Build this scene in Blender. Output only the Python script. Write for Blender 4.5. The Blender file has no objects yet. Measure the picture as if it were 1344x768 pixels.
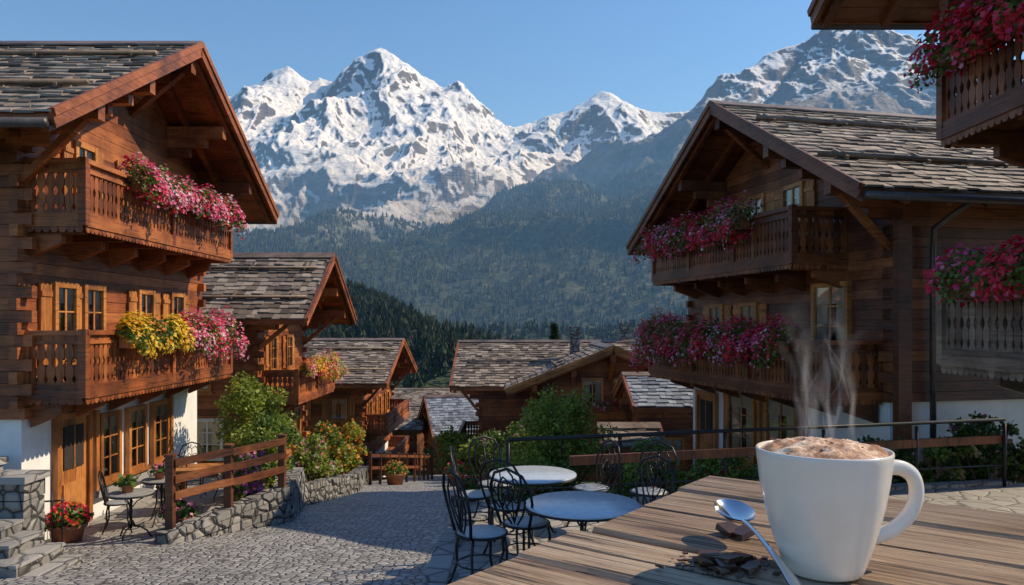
import bpy, math, random
import numpy as np
from mathutils import Vector, Matrix
random.seed(7); rng=np.random.default_rng(7)
H=2.3; F=1000.0
AZ=math.radians(72); EL=math.radians(41)
scene=bpy.context.scene
COL=scene.collection

# ------------------------------------------------------------ materials
class NT:
    def __init__(s,name):
        s.m=bpy.data.materials.new(name); s.m.use_nodes=True; s.t=s.m.node_tree; s.t.nodes.clear()
        s.out=s.n('ShaderNodeOutputMaterial'); s.b=s.n('ShaderNodeBsdfPrincipled'); s.l(s.b.outputs[0],s.out.inputs['Surface'])
    def n(s,t,**k):
        nd=s.t.nodes.new(t)
        for a,v in k.items(): setattr(nd,a,v)
        return nd
    def l(s,a,b): s.t.links.new(a,b)
    def pos(s,kind='Object',scale=(1,1,1),rot=(0,0,0)):
        if kind=='World': o=s.n('ShaderNodeNewGeometry').outputs['Position']
        else: o=s.n('ShaderNodeTexCoord').outputs['Object']
        mp=s.n('ShaderNodeMapping'); mp.inputs['Scale'].default_value=scale; mp.inputs['Rotation'].default_value=rot
        s.l(o,mp.inputs['Vector']); return mp.outputs[0]
    def noise(s,vec,scale=5,detail=4,rough=.55,dist=0):
        n=s.n('ShaderNodeTexNoise'); n.inputs['Scale'].default_value=scale; n.inputs['Detail'].default_value=detail
        n.inputs['Roughness'].default_value=rough; n.inputs['Distortion'].default_value=dist
        s.l(vec,n.inputs['Vector']); return n.outputs['Fac']
    def vor(s,vec,scale=5,feature='F1',out='Distance',rnd=1):
        n=s.n('ShaderNodeTexVoronoi'); n.feature=feature; n.inputs['Scale'].default_value=scale
        n.inputs['Randomness'].default_value=rnd
        s.l(vec,n.inputs['Vector']); return n.outputs[out]
    def ramp(s,fac,stops,interp='LINEAR'):
        r=s.n('ShaderNodeValToRGB'); r.color_ramp.interpolation=interp
        e=r.color_ramp.elements
        while len(e)<len(stops): e.new(.5)
        for i,(p,c) in enumerate(stops):
            e[i].position=p
            if not isinstance(c,(tuple,list)): c=(c,c,c)
            e[i].color=(*c[:3],1)
        s.l(fac,r.inputs[0]); return r.outputs[0]
    def mix(s,fac,a,b,mode='MIX'):
        m=s.n('ShaderNodeMix'); m.data_type='RGBA'; m.blend_type=mode
        if isinstance(fac,(int,float)): m.inputs[0].default_value=fac
        else: s.l(fac,m.inputs[0])
        for v,i in ((a,6),(b,7)):
            if isinstance(v,tuple): m.inputs[i].default_value=(*v[:3],1)
            else: s.l(v,m.inputs[i])
        return m.outputs[2]
    def math(s,op,a,b=0,clamp=False):
        m=s.n('ShaderNodeMath'); m.operation=op; m.use_clamp=clamp
        for v,i in ((a,0),(b,1)):
            if isinstance(v,(int,float)): m.inputs[i].default_value=v
            else: s.l(v,m.inputs[i])
        return m.outputs[0]
    def rnd(s):
        a=s.n('ShaderNodeAttribute'); a.attribute_name='rnd'; return a.outputs['Fac']
    def bump(s,h,strength=.5,dist=.01):
        b=s.n('ShaderNodeBump'); b.inputs['Strength'].default_value=strength; b.inputs['Distance'].default_value=dist
        s.l(h,b.inputs['Height']); s.l(b.outputs[0],s.b.inputs['Normal'])
    def col(s,c):
        if isinstance(c,tuple): s.b.inputs['Base Color'].default_value=(*c[:3],1)
        else: s.l(c,s.b.inputs['Base Color'])
    def rough(s,r):
        if isinstance(r,(int,float)): s.b.inputs['Roughness'].default_value=r
        else: s.l(r,s.b.inputs['Roughness'])

def wood(name,dark,mid,light,vertical=False,sc=1.0,rough=.48,grey=0.0):
    t=NT(name)
    S=(9*sc,9*sc,.7*sc) if vertical else (.7*sc,.7*sc,9*sc)
    g=t.noise(t.pos(scale=S),3,5,.7,.7)
    big=t.noise(t.pos(),1.1,4,.65)
    r=t.rnd()
    f=t.math('ADD',t.math('MULTIPLY',g,.60),t.math('ADD',t.math('MULTIPLY',r,.40),t.math('MULTIPLY',big,.30)))
    f=t.math('SUBTRACT',f,.18)
    c=t.ramp(f,[(.14,dark),(.48,mid),(.85,light)])
    c=t.mix(1.0,c,t.ramp(big,[(.34,.45),(.56,1.0)]),'MULTIPLY')
    c=t.mix(1.0,c,t.ramp(g,[(.30,.35),(.46,1.0)]),'MULTIPLY')
    if grey>0: c=t.mix(t.ramp(big,[(.52,0.0),(.75,grey)]),c,(.17,.13,.10))
    t.col(c); t.rough(rough); t.bump(g,.6,.014); return t.m
W_H=wood('timber_boards',(.085,.021,.006),(.32,.086,.021),(.57,.20,.055))
W_V=wood('timber_upright',(.085,.020,.006),(.32,.084,.020),(.57,.195,.052),True)
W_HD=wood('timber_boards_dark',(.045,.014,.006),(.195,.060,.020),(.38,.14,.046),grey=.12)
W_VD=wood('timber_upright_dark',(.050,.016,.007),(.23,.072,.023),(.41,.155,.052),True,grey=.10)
W_HO=wood('timber_orange',(.24,.08,.018),(.54,.215,.050),(.68,.33,.10))
W_VO=wood('timber_upright_orange',(.22,.068,.015),(.48,.175,.042),(.64,.28,.08),True)
W_GR=wood('timber_weathered',(.08,.05,.034),(.23,.155,.10),(.38,.28,.19),grey=.4)
def shingle(name,a,b,c):
    t=NT(name); r=t.rnd(); n=t.noise(t.pos(),9,5,.7); n2=t.noise(t.pos(),1.1,3,.5)
    f=t.math('ADD',t.math('MULTIPLY',r,.62),t.math('MULTIPLY',t.math('ADD',n,n2),.25))
    t.col(t.ramp(f,[(.15,a),(.5,b),(.9,c)])); t.rough(.72); t.bump(n,.6,.02); return t.m
SH_W=shingle('roof_shingles',(.045,.032,.023),(.17,.128,.092),(.40,.32,.24))
SH_B=shingle('roof_slate_shingles',(.07,.08,.095),(.17,.19,.22),(.34,.37,.41))
def simple(name,c,rough=.6,metal=0,ns=8,var=.25,bump=.2,bd=.01):
    t=NT(name); n=t.noise(t.pos(),ns,4,.6)
    lo=tuple(x*(1-var) for x in c); hi=tuple(min(1,x*(1+var)) for x in c)
    t.col(t.ramp(n,[(.3,lo),(.7,hi)])); t.rough(rough); t.b.inputs['Metallic'].default_value=metal
    if bump: t.bump(n,bump,bd)
    return t.m
PLASTER=simple('white_plaster',(.80,.78,.74),.85,ns=3,var=.09,bump=.35,bd=.02)
IRON=simple('black_iron',(.018,.018,.02),.42,.5,var=.3,bump=0)
GUTTER=simple('metal_gutter',(.11,.10,.095),.45,.6,bump=0)
TABTOP=simple('tabletop_metal',(.50,.55,.60),.25,.1,ns=12,var=.10,bump=.05)
SEAT=simple('seat_metal',(.36,.38,.39),.45,.2,ns=12,var=.15)
TERRA=simple('terracotta',(.36,.13,.06),.8)
CURT=simple('curtain',(.74,.66,.52),.9,var=.12,bump=0)
DARKIN=simple('dark_interior',(.03,.022,.016),.9,bump=0)
POTGR=simple('zinc_pot',(.25,.24,.22),.7)
def glass():
    t=NT('window_glass'); t.t.nodes.remove(t.b)
    tr=t.n('ShaderNodeBsdfTransparent'); gl=t.n('ShaderNodeBsdfGlossy'); gl.inputs['Roughness'].default_value=.03
    mx=t.n('ShaderNodeMixShader'); fr=t.n('ShaderNodeFresnel'); fr.inputs[0].default_value=1.7
    t.l(t.math('ADD',fr.outputs[0],.10,True),mx.inputs[0]); t.l(tr.outputs[0],mx.inputs[1]); t.l(gl.outputs[0],mx.inputs[2])
    tr.inputs[0].default_value=(.85,.88,.88,1); t.l(mx.outputs[0],t.out.inputs['Surface']); return t.m
GLASS=glass()
def leafm(name,a,b,c,trans=.35,rough=.55):
    t=NT(name); r=t.rnd(); n=t.noise(t.pos('World'),1.6,2,.6)
    f=t.math('ADD',t.math('MULTIPLY',r,.6),t.math('MULTIPLY',n,.4))
    cc=t.ramp(f,[(.1,a),(.5,b),(.9,c)]); t.col(cc); t.rough(rough)
    tl=t.n('ShaderNodeBsdfTranslucent'); t.l(cc,tl.inputs[0]); mx=t.n('ShaderNodeMixShader'); mx.inputs[0].default_value=trans
    t.l(t.b.outputs[0],mx.inputs[1]); t.l(tl.outputs[0],mx.inputs[2]); t.l(mx.outputs[0],t.out.inputs['Surface']); return t.m
LEAF=leafm('green_leaves',(.04,.08,.015),(.10,.18,.028),(.22,.32,.05))
LEAFY=leafm('yellow_green_leaves',(.09,.14,.018),(.24,.31,.04),(.46,.50,.09),.45)
LEAFD=leafm('dark_green_leaves',(.02,.045,.014),(.055,.10,.024),(.12,.18,.04))
CONIF=leafm('conifer_needles',(.010,.022,.012),(.030,.050,.020),(.10,.10,.030),.1,.8)
P_PINK=leafm('pink_petals',(.75,.08,.25),(.85,.25,.42),(.9,.65,.70),.4)
P_RED=leafm('red_petals',(.55,.008,.02),(.80,.02,.05),(.85,.12,.18),.4)
P_YEL=leafm('yellow_petals',(.75,.38,.02),(.85,.60,.03),(.88,.75,.15),.4)
P_MAG=leafm('magenta_petals',(.60,.01,.12),(.82,.05,.24),(.9,.40,.50),.4)
P_WHT=leafm('white_petals',(.8,.6,.65),(.85,.78,.78),(.88,.85,.83),.4)
P_ORG=leafm('orange_petals',(.6,.10,.02),(.80,.28,.04),(.88,.45,.08),.4)
P_PUR=leafm('purple_petals',(.30,.04,.36),(.48,.10,.50),(.68,.30,.68),.4)
BARK=simple('bark',(.10,.07,.05),.9,ns=14)
def stonem(name,scale,c1,c2,joint,edge=.05,bd=.03,flat=(1,1,1),wear=True,rnd=1.0,rough=.75):
    t=NT(name); v=t.pos('World',scale=flat)
    nz=t.n('ShaderNodeTexNoise'); nz.inputs['Scale'].default_value=1.3; t.l(v,nz.inputs['Vector'])
    wv=t.n('ShaderNodeVectorMath'); wv.operation='MULTIPLY_ADD'; t.l(nz.outputs['Color'],wv.inputs[0]); wv.inputs[1].default_value=(.25,.25,.25); t.l(v,wv.inputs[2])
    e=t.vor(wv.outputs[0],scale,'DISTANCE_TO_EDGE','Distance',rnd); cc=t.vor(wv.outputs[0],scale,'F1','Color',rnd)
    sep=t.n('ShaderNodeSeparateColor'); t.l(cc,sep.inputs[0])
    n=t.noise(v,scale*4,4,.7); n2=t.noise(v,.6,4,.6)
    f=t.math('ADD',t.math('MULTIPLY',sep.outputs[0],.40),t.math('ADD',t.math('MULTIPLY',n,.3),t.math('MULTIPLY',n2,.45)))
    st=t.ramp(f,[(.2,c1),(.85,c2)])
    m=t.ramp(e,[(edge*.4,0.0),(edge*1.4,1.0)])
    t.col(t.mix(m,joint,st)); t.rough(rough)
    hh=t.math('ADD',t.ramp(e,[(0,0.0),(edge*3,1.0)]),t.math('MULTIPLY',n,.35))
    t.bump(hh,.9,bd); return t.m
COBBLE=stonem('cobblestones',8.5,(.14,.14,.14),(.42,.405,.385),(.07,.064,.058),.055,.022,rnd=.6,rough=.5)
COBBLE2=stonem('terrace_paving',3.0,(.22,.21,.19),(.38,.355,.32),(.11,.10,.09),.03,.012,rnd=.8)
STONEW=stonem('rubble_stone',4.5,(.12,.115,.105),(.34,.32,.29),(.05,.045,.04),.06,.05)
KERB=stonem('kerb_stone',2.2,(.20,.19,.18),(.36,.345,.32),(.10,.095,.09),.03,.02)
def grassm():
    t=NT('grass_ground'); v=t.pos('World'); n=t.noise(v,.35,5,.65); n2=t.noise(v,9,3,.7)
    t.col(t.ramp(t.math('ADD',t.math('MULTIPLY',n,.6),t.math('MULTIPLY',n2,.4)),[(.3,(.03,.045,.014)),(.55,(.065,.085,.025)),(.75,(.11,.11,.045))]))
    t.rough(.9); t.bump(n2,.8,.05); return t.m
GRASS=grassm()

# ------------------------------------------------------------ mesh builder
class MB:
    def __init__(s): s.v=[]; s.f=[]; s.m=[]; s.r=[]; s.mats=[]; s.T=Matrix.Identity(4); s.sm=[]
    def mi(s,mat):
        if mat not in s.mats: s.mats.append(mat)
        return s.mats.index(mat)
    def add(s,vs,fs,mat,r=None,smooth=False):
        if r is None: r=random.random()
        b=len(s.v); T=s.T
        for p in vs:
            q=T@Vector(p); s.v.append((q.x,q.y,q.z))
        k=s.mi(mat)
        for f in fs:
            s.f.append(tuple(b+i for i in f)); s.m.append(k); s.r.append(r); s.sm.append(smooth)
    def hex(s,p,mat,r=None):
        s.add(p,[(3,2,1,0),(4,5,6,7),(0,1,5,4),(1,2,6,5),(2,3,7,6),(3,0,4,7)],mat,r)
    def box(s,x0,x1,y0,y1,z0,z1,mat,r=None):
        s.hex([(x0,y0,z0),(x1,y0,z0),(x1,y1,z0),(x0,y1,z0),(x0,y0,z1),(x1,y0,z1),(x1,y1,z1),(x0,y1,z1)],mat,r)
    def beam(s,a,b,w,h,mat,r=None,up=(0,0,1)):
        a=Vector(a); b=Vector(b); d=(b-a).normalized(); u=Vector(up)
        sd=d.cross(u)
        if sd.length<1e-4: sd=d.cross(Vector((1,0,0)))
        sd.normalize(); u=sd.cross(d).normalized(); sd*=w/2; u*=h/2
        s.hex([a-sd-u,a+sd-u,b+sd-u,b-sd-u,a-sd+u,a+sd+u,b+sd+u,b-sd+u],mat,r)
    def tube(s,pts,r,mat,n=6,closed=False,rr=None,flat=1.0):
        P=[Vector(p) for p in pts]; N=len(P); V=[]; Fs=[]; ref=None
        for i in range(N):
            if closed: t=P[(i+1)%N]-P[i-1]
            else: t=P[min(i+1,N-1)]-P[max(i-1,0)]
            if t.length<1e-9: t=Vector((0,0,1))
            t.normalize()
            if ref is None:
                ref=t.cross(Vector((0,0,1)))
                if ref.length<.1: ref=t.cross(Vector((1,0,0)))
            ref=(ref-t*ref.dot(t)); 
            if ref.length<1e-6: ref=t.orthogonal()
            ref.normalize(); u=t.cross(ref)
            ra=r[i] if isinstance(r,(list,tuple)) else r
            for k in range(n):
                a=2*math.pi*k/n; V.append(P[i]+ref*math.cos(a)*ra+u*math.sin(a)*ra*flat)
        M=N if closed else N-1
        for i in range(M):
            j=(i+1)%N
            for k in range(n):
                l=(k+1)%n; Fs.append((i*n+k,i*n+l,j*n+l,j*n+k))
        if not closed: Fs.append(tuple(range(n-1,-1,-1))); Fs.append(tuple((N-1)*n+k for k in range(n)))
        s.add(V,Fs,mat,rr,True)
    def lathe(s,prof,mat,n=24,c=(0,0,0),r=None,closed_top=True):
        V=[];Fs=[]
        for (ra,z) in prof:
            for k in range(n):
                a=2*math.pi*k/n; V.append((c[0]+ra*math.cos(a),c[1]+ra*math.sin(a),c[2]+z))
        for i in range(len(prof)-1):
            for k in range(n):
                l=(k+1)%n; Fs.append((i*n+k,i*n+l,(i+1)*n+l,(i+1)*n+k))
        s.add(V,Fs,mat,r,True)
    def obj(s,name,parent=None,mw=None):
        me=bpy.data.meshes.new(name); me.from_pydata(s.v,[],s.f)
        for m in s.mats: me.materials.append(m)
        me.polygons.foreach_set('material_index',s.m); me.polygons.foreach_set('use_smooth',s.sm)
        a=me.attributes.new('rnd','FLOAT','FACE'); a.data.foreach_set('value',s.r); me.update()
        o=bpy.data.objects.new(name,me); COL.objects.link(o)
        if parent: o.parent=parent
        if mw is not None: o.matrix_world=mw
        return o
def empty(name,loc=(0,0,0),rot=0):
    e=bpy.data.objects.new(name,None); COL.objects.link(e); e.location=loc; e.rotation_euler=(0,0,rot); e.empty_display_size=.3; return e
def Mx(loc,rot=0): return Matrix.Translation(loc)@Matrix.Rotation(rot,4,'Z')

def npmesh(name,V,Fq,mats,mi=None,rnd=None,smooth=False,parent=None):
    me=bpy.data.meshes.new(name); V=np.asarray(V,dtype=np.float32).reshape(-1,3); Fq=np.asarray(Fq,dtype=np.int32); k=Fq.shape[1]
    me.vertices.add(len(V)); me.vertices.foreach_set('co',V.ravel())
    me.loops.add(Fq.size); me.loops.foreach_set('vertex_index',Fq.ravel())
    me.polygons.add(len(Fq)); me.polygons.foreach_set('loop_start',np.arange(0,Fq.size,k,dtype=np.int32)); 
    me.polygons.foreach_set('loop_total',np.full(len(Fq),k,dtype=np.int32))
    for m in mats: me.materials.append(m)
    if mi is not None: me.polygons.foreach_set('material_index',np.asarray(mi,dtype=np.int32))
    me.polygons.foreach_set('use_smooth',np.full(len(Fq),smooth))
    me.update(calc_edges=True)
    if rnd is not None:
        a=me.attributes.new('rnd','FLOAT','FACE'); a.data.foreach_set('value',np.asarray(rnd,dtype=np.float32))
    me.validate()
    o=bpy.data.objects.new(name,me); COL.objects.link(o)
    if parent: o.parent=parent
    return o

# ------------------------------------------------------------ noise
def _h(ix,iy,s):
    h=(ix.astype(np.int64)*374761393+iy.astype(np.int64)*668265263+s*1442695041)&0xffffffff
    h=((h^(h>>13))*1274126177)&0xffffffff
    return ((h^(h>>16))&0xffff)/65536.0
def pn(x,y,s=0):
    xi=np.floor(x); yi=np.floor(y); fx=x-xi; fy=y-yi
    u=fx*fx*fx*(fx*(fx*6-15)+10); w=fy*fy*fy*(fy*(fy*6-15)+10)
    def g(a,b):
        an=_h(xi+a,yi+b,s)*2*np.pi; return np.cos(an)*(fx-a)+np.sin(an)*(fy-b)
    return ((g(0,0)*(1-u)+g(1,0)*u)*(1-w)+(g(0,1)*(1-u)+g(1,1)*u)*w)*1.5
def fbm(x,y,o=5,s=0,gain=.5):
    a=1;f=1;t=0
    for i in range(o): t=t+a*pn(x*f+i*17.3,y*f-i*9.1,s+i); a*=gain; f*=2.03
    return t
def ridged(x,y,o=6,s=0,gain=.5):
    a=1;f=1;t=0;w=1;norm=0
    for i in range(o):
        r=1-np.abs(pn(x*f+i*11.7,y*f+i*5.3,s+i)); r=r*r; t=t+a*r*w; norm+=a; w=np.clip(r*1.6,0,1); a*=gain; f*=2.07
    return t/norm
def WP(px,py,Y): return ((px-672)/F*Y, Y, H+(425-py)/F*Y)
def ridge_field(X,Y,lines):
    Hh=np.full(X.shape,-1e6); Dm=np.full(X.shape,1e6)
    for k,pts in lines:
        for a,b in zip(pts[:-1],pts[1:]):
            ax,ay,az=a; bx,by,bz=b; dx,dy=bx-ax,by-ay
            t=np.clip(((X-ax)*dx+(Y-ay)*dy)/(dx*dx+dy*dy),0,1)
            d=np.hypot(X-ax-t*dx,Y-ay-t*dy); z=az+(bz-az)*t-k*d/(1+d/4500)
            m=z>Hh; Hh=np.where(m,z,Hh); Dm=np.where(m,d,Dm)
    return Hh,Dm
def polar(a0,a1,na,r0,r1,nr,log=False):
    a=np.radians(np.linspace(a0,a1,na)); r=np.geomspace(r0,r1,nr) if log else np.linspace(r0,r1,nr)
    R,A=np.meshgrid(r,a,indexing='ij'); return R*np.sin(A),R*np.cos(A)
def gridfaces(nr,na):
    i=np.arange(nr-1)[:,None]*na+np.arange(na-1)[None,:]; i=i.ravel()
    return np.stack([i,i+1,i+na+1,i+na],1)
def L(*p): return [WP(*q) for q in p]
massif=[
 (.95,L((120,215,6600),(180,190,6500),(260,165,6300),(310,140,6200),(338,108,6100),(352,98,6060),(375,88,6000),(392,100,6000),(408,107,6000),(418,100,6000),(438,106,6000),(462,88,6000),(482,80,6000),(503,64,6000),(520,76,6030),(536,82,6060),(552,98,6100),(568,108,6150),(600,134,6400),(640,155,6700),(668,168,7000),(700,160,7200),(730,152,7200),(760,144,7200),(778,128,7200),(790,120,7200),(806,132,7200),(830,140,7200),(865,148,7300),(900,146,7400),(960,136,7600),(1100,146,7800))),
 (.95,L((503,64,6000),(492,125,5500),(465,180,5000),(430,235,4500),(400,300,4000))),
 (.95,L((375,88,6000),(350,145,5500),(335,205,4900),(300,255,4300))),
 (.9,L((536,82,6060),(585,155,5600),(620,215,5100),(650,265,4600),(668,305,4100))),
 (.95,L((438,106,6000),(415,150,5600),(400,205,5100))),
 (.95,L((503,64,6000),(545,185,5300),(545,260,4600),(590,330,3800))),
 (.85,L((790,120,7200),(775,190,6500),(745,245,5800),(720,290,5100))),
 (.85,L((700,160,7200),(690,215,6400),(680,260,5600))),
 (.6,L((200,200,4300),(290,240,4000),(380,282,3700),(470,318,3400),(560,355,3100),(620,398,2800),(650,428,2500))),
 (.6,L((380,282,3700),(420,345,3100),(480,400,2700))),
 (.6,L((290,240,4000),(300,330,3000),(360,400,2500)))]
def massif_h(X,Y):
    wx=fbm(X/900,Y/900,4,31)*120; wy=fbm(X/900,Y/900,4,57)*120
    h,d=ridge_field(X+wx*.5,Y+wy*.8,massif)
    m=np.clip(.06+d/470,0,1)*np.clip((h+200)/900,.20,1)
    h=h+m*430*(ridged((X+wx)/1000,(Y+wy)/1900,7,5,.50)-.48)+np.clip(h/1200,.3,1)*(15*(ridged(X/190,Y/230,4,77)-.5)+5*(ridged(X/70,Y/90,3,78)-.5)*np.clip((h-600)/500,0,1))
    h=h+5*fbm(X/22,Y/22,2,91)*np.clip((900-h)/500,0,1)
    f=-110+8*fbm(X/300,Y/300,3,3)
    return np.where(np.hypot(X,Y)<1900,np.maximum(np.minimum(h,f+np.clip(np.hypot(X,Y)-1500,0,400)*.5),f),np.maximum(h,f))
rightm=[
 (.85,L((1420,90,4900),(1300,62,4700),(1230,56,4600),(1180,46,4550),(1135,38,4500),(1110,22,4500),(1085,30,4500),(1050,54,4450),(1010,68,4400),(980,96,4300),(955,128,4200),(915,149,4000),(885,174,3800),(850,215,3500),(800,264,3200),(740,314,2900),(700,350,2700),(640,395,2450),(575,437,2250))),
 (.75,L((980,96,4300),(945,220,3300),(880,320,2500),(830,385,2050))),
 (.75,L((1110,22,4500),(1100,140,3700),(1080,260,2900),(1000,340,2200))),
 (.7,L((850,215,3500),(790,325,2700),(740,395,2250))),
 (.7,L((1230,56,4600),(1250,170,3600),(1250,300,2600)))]
def right_h(X,Y):
    wx=fbm(X/500,Y/500,4,131)*70; wy=fbm(X/500,Y/500,4,157)*70
    h,d=ridge_field(X+wx*.6,Y+wy,rightm)
    m=np.clip(.08+d/420,0,1)*np.clip((h+150)/900,.18,1)
    h=h+m*290*(ridged((X+wx)/750,(Y+wy)/1200,7,15,.50)-.48)+16*(ridged(X/150,Y/170,4,177)-.5)*np.clip(h/900,.3,1)+6*(ridged(X/52,Y/60,3,178)-.5)*np.clip((h-800)/300,0,1)
    h=h+5*fbm(X/16,Y/16,2,191)*np.clip((1000-h)/500,0,1)
    R=np.hypot(X,Y); f=-112+6*fbm(X/300,Y/300,3,3)
    lim=f+np.clip(R-1180,0,1e9)*.16+np.clip(R-1500,0,1e9)*.35+np.clip(R-2000,0,1e9)*1.6
    h=-20*np.log(np.exp(-np.clip(h-lim,-400,400)/20)+1)+h if False else np.minimum(h,lim*(1+0*h)+14*fbm(X/220,Y/220,4,19)*np.clip((R-1180)/300,0,1))
    return np.maximum(h,f)
hills=[
 (.45,L((-100,280,900),(150,320,800),(300,352,650),(400,378,560),(465,398,500),(520,425,450),(580,452,400),(640,490,330))),
 (.35,L((560,462,1100),(600,447,1000),(650,433,950),(700,429,950),(760,438,950),(860,425,1000),(1000,390,1050),(1200,350,1100),(1500,330,1200)))]
def hills_h(X,Y):
    h,d=ridge_field(X+20*fbm(X/120,Y/120,3,9),Y,hills)
    h=h+np.clip(d/60,.15,1)*14*fbm(X/110,Y/110,5,44)
    g=-20-np.clip(np.hypot(X,Y)-120,0,500)*.18
    return np.maximum(h,g)
def terrainmat(name,tree,snow,soft=200,th=.52,snz=1.0,asp_shade=.16):
    t=NT(name); g=t.n('ShaderNodeNewGeometry'); sp=t.n('ShaderNodeSeparateXYZ'); t.l(g.outputs['Position'],sp.inputs[0])
    sn=t.n('ShaderNodeSeparateXYZ'); t.l(g.outputs['Normal'],sn.inputs[0])
    v=t.pos('World',scale=(.001,.001,.001)); vz=t.pos('World',scale=(.001,.001,.006))
    n1=t.noise(v,3.2,5,.6); n2=t.noise(v,14,5,.6); n3=t.noise(vz,9,5,.7,.5)
    z=t.math('ADD',sp.outputs[2],t.math('MULTIPLY',t.math('SUBTRACT',n1,.5),800))
    nf=t.noise(v,90,2,.7)
    fc=t.ramp(t.math('ADD',t.math('MULTIPLY',nf,.55),t.math('MULTIPLY',n1,.45)),[(.34,(.008,.018,.009)),(.50,(.024,.042,.015)),(.60,(.06,.075,.022)),(.72,(.14,.11,.032))])  # upper stops: autumn tints and golden sunlight patches put into the forest colour
    rk=t.ramp(t.math('ADD',t.math('MULTIPLY',n3,.6),t.math('MULTIPLY',n2,.4)),[(.3,(.045,.042,.045)),(.5,(.12,.108,.10)),(.7,(.26,.225,.20))])
    gr=t.mix(t.ramp(n2,[(.42,0.0),(.58,1.0)]),(.12,.09,.045),rk)
    snc=t.mix(n2,(.80,.84,.90),(.90,.91,.92))
    def sm(val,a,b):
        m=t.n('ShaderNodeMapRange'); m.inputs[1].default_value=a; m.inputs[2].default_value=b; t.l(val,m.inputs[0]); return m.outputs[0]
    c=t.mix(sm(z,tree-60,tree+60),fc,gr); c=t.mix(sm(z,tree+60,tree+200),c,rk)
    slope=t.math('ADD',sn.outputs[2],t.math('MULTIPLY',t.math('SUBTRACT',n2,.5),.26*snz))
    slope=t.math('ADD',slope,t.math('MULTIPLY',t.math('SUBTRACT',n3,.5),.30*snz))
    slope=t.math('ADD',slope,t.math('MULTIPLY',sn.outputs[0],asp_shade))  # less snow on west faces: dark rock there paints in shading contrast
    hz=t.math('MULTIPLY',sm(sp.outputs[2],snow,snow+1200),.10)
    sl=sm(t.math('ADD',slope,hz),th,th+.07)
    smask=t.math('MULTIPLY',sl,sm(z,snow-soft,snow+soft))
    c=t.mix(smask,c,snc); t.col(c); t.rough(.85)
    t.bump(t.math('ADD',n2,t.math('MULTIPLY',n3,.8)),.8,24); return t.m
def field(name,fn,pol,mat):
    X,Y=polar(*pol); Z=fn(X,Y); V=np.stack([X,Y,Z],-1); return npmesh(name,V,gridfaces(pol[5],pol[2]),[mat],smooth=True)
field('snowy_mountain',massif_h,(-36,28,950,1500,8200,620),terrainmat('massif_surface',350,520,260,.635))
field('rocky_mountain',right_h,(-16,40,780,1100,5200,480),terrainmat('rocky_mountain_surface',780,1060,180,.645,1.2))
hm=terrainmat('hill_surface',900,3000)
field('forested_hills',hills_h,(-45,45,500,110,2400,260,True),hm)

# haze volume (aerial perspective, real scattering air)
mb=MB(); mb.box(-9000,9000,260,9500,-400,720,DARKIN)
hz=mb.obj('valley_haze'); t=NT('haze_air'); t.t.nodes.remove(t.b)
vs=t.n('ShaderNodeVolumeScatter'); vs.inputs['Color'].default_value=(.25,.54,1,1); vs.inputs['Density'].default_value=1.8e-4; vs.inputs['Anisotropy'].default_value=.1
t.l(vs.outputs[0],t.out.inputs['Volume']); hz.data.materials.clear(); hz.data.materials.append(t.m)

# ------------------------------------------------------------ ground
def gp(Y):
    return np.interp(Y,[-50,8,12,20,30,45,60,120,300,700,12000],[-.55,-.55,-1.0,-2.0,-3.8,-6.6,-9,-22,-60,-115,-115])
def gz(X,Y): return gp(Y)
r=np.concatenate([[0.0],np.geomspace(1.5,12000,170)]); a=np.linspace(0,2*np.pi,241)
R,A=np.meshgrid(r,a,indexing='ij'); X=R*np.sin(A); Y=R*np.cos(A); Z=gz(X,Y)-.02+np.clip((R-25)/100,0,1)*.8*fbm(X/30,Y/30,3,2)-np.clip((R-80)/300,0,1)*14
npmesh('ground',np.stack([X,Y,Z],-1),gridfaces(len(r),241),[GRASS],smooth=True)
ys=np.concatenate([np.arange(-6,30,.5),np.arange(30,62,1.0)])
lx=np.interp(ys,[-6,8,11,13.2,16,20,30,60],[-8.5,-8.5,-7.0,-5.0,-4.4,-4.9,-4.4,-3.5]); rx=np.interp(ys,[-6,9,11,14,20,24,30,60],[3,1,3.5,1.2,-.4,0,-.6,-1])
nx=14; tt=np.linspace(0,1,nx)
SX=lx[:,None]*(1-tt)+rx[:,None]*tt; SY=np.repeat(ys[:,None],nx,1); SZ=gp(SY)+.012-.05*np.exp(-((tt-.5)/.07)**2)[None,:]*.5+.012*fbm(SX*.8,SY*.8,2,8)+.01
npmesh('cobbled_street',np.stack([SX,SY,SZ],-1),gridfaces(len(ys),nx),[COBBLE],smooth=True)

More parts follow.
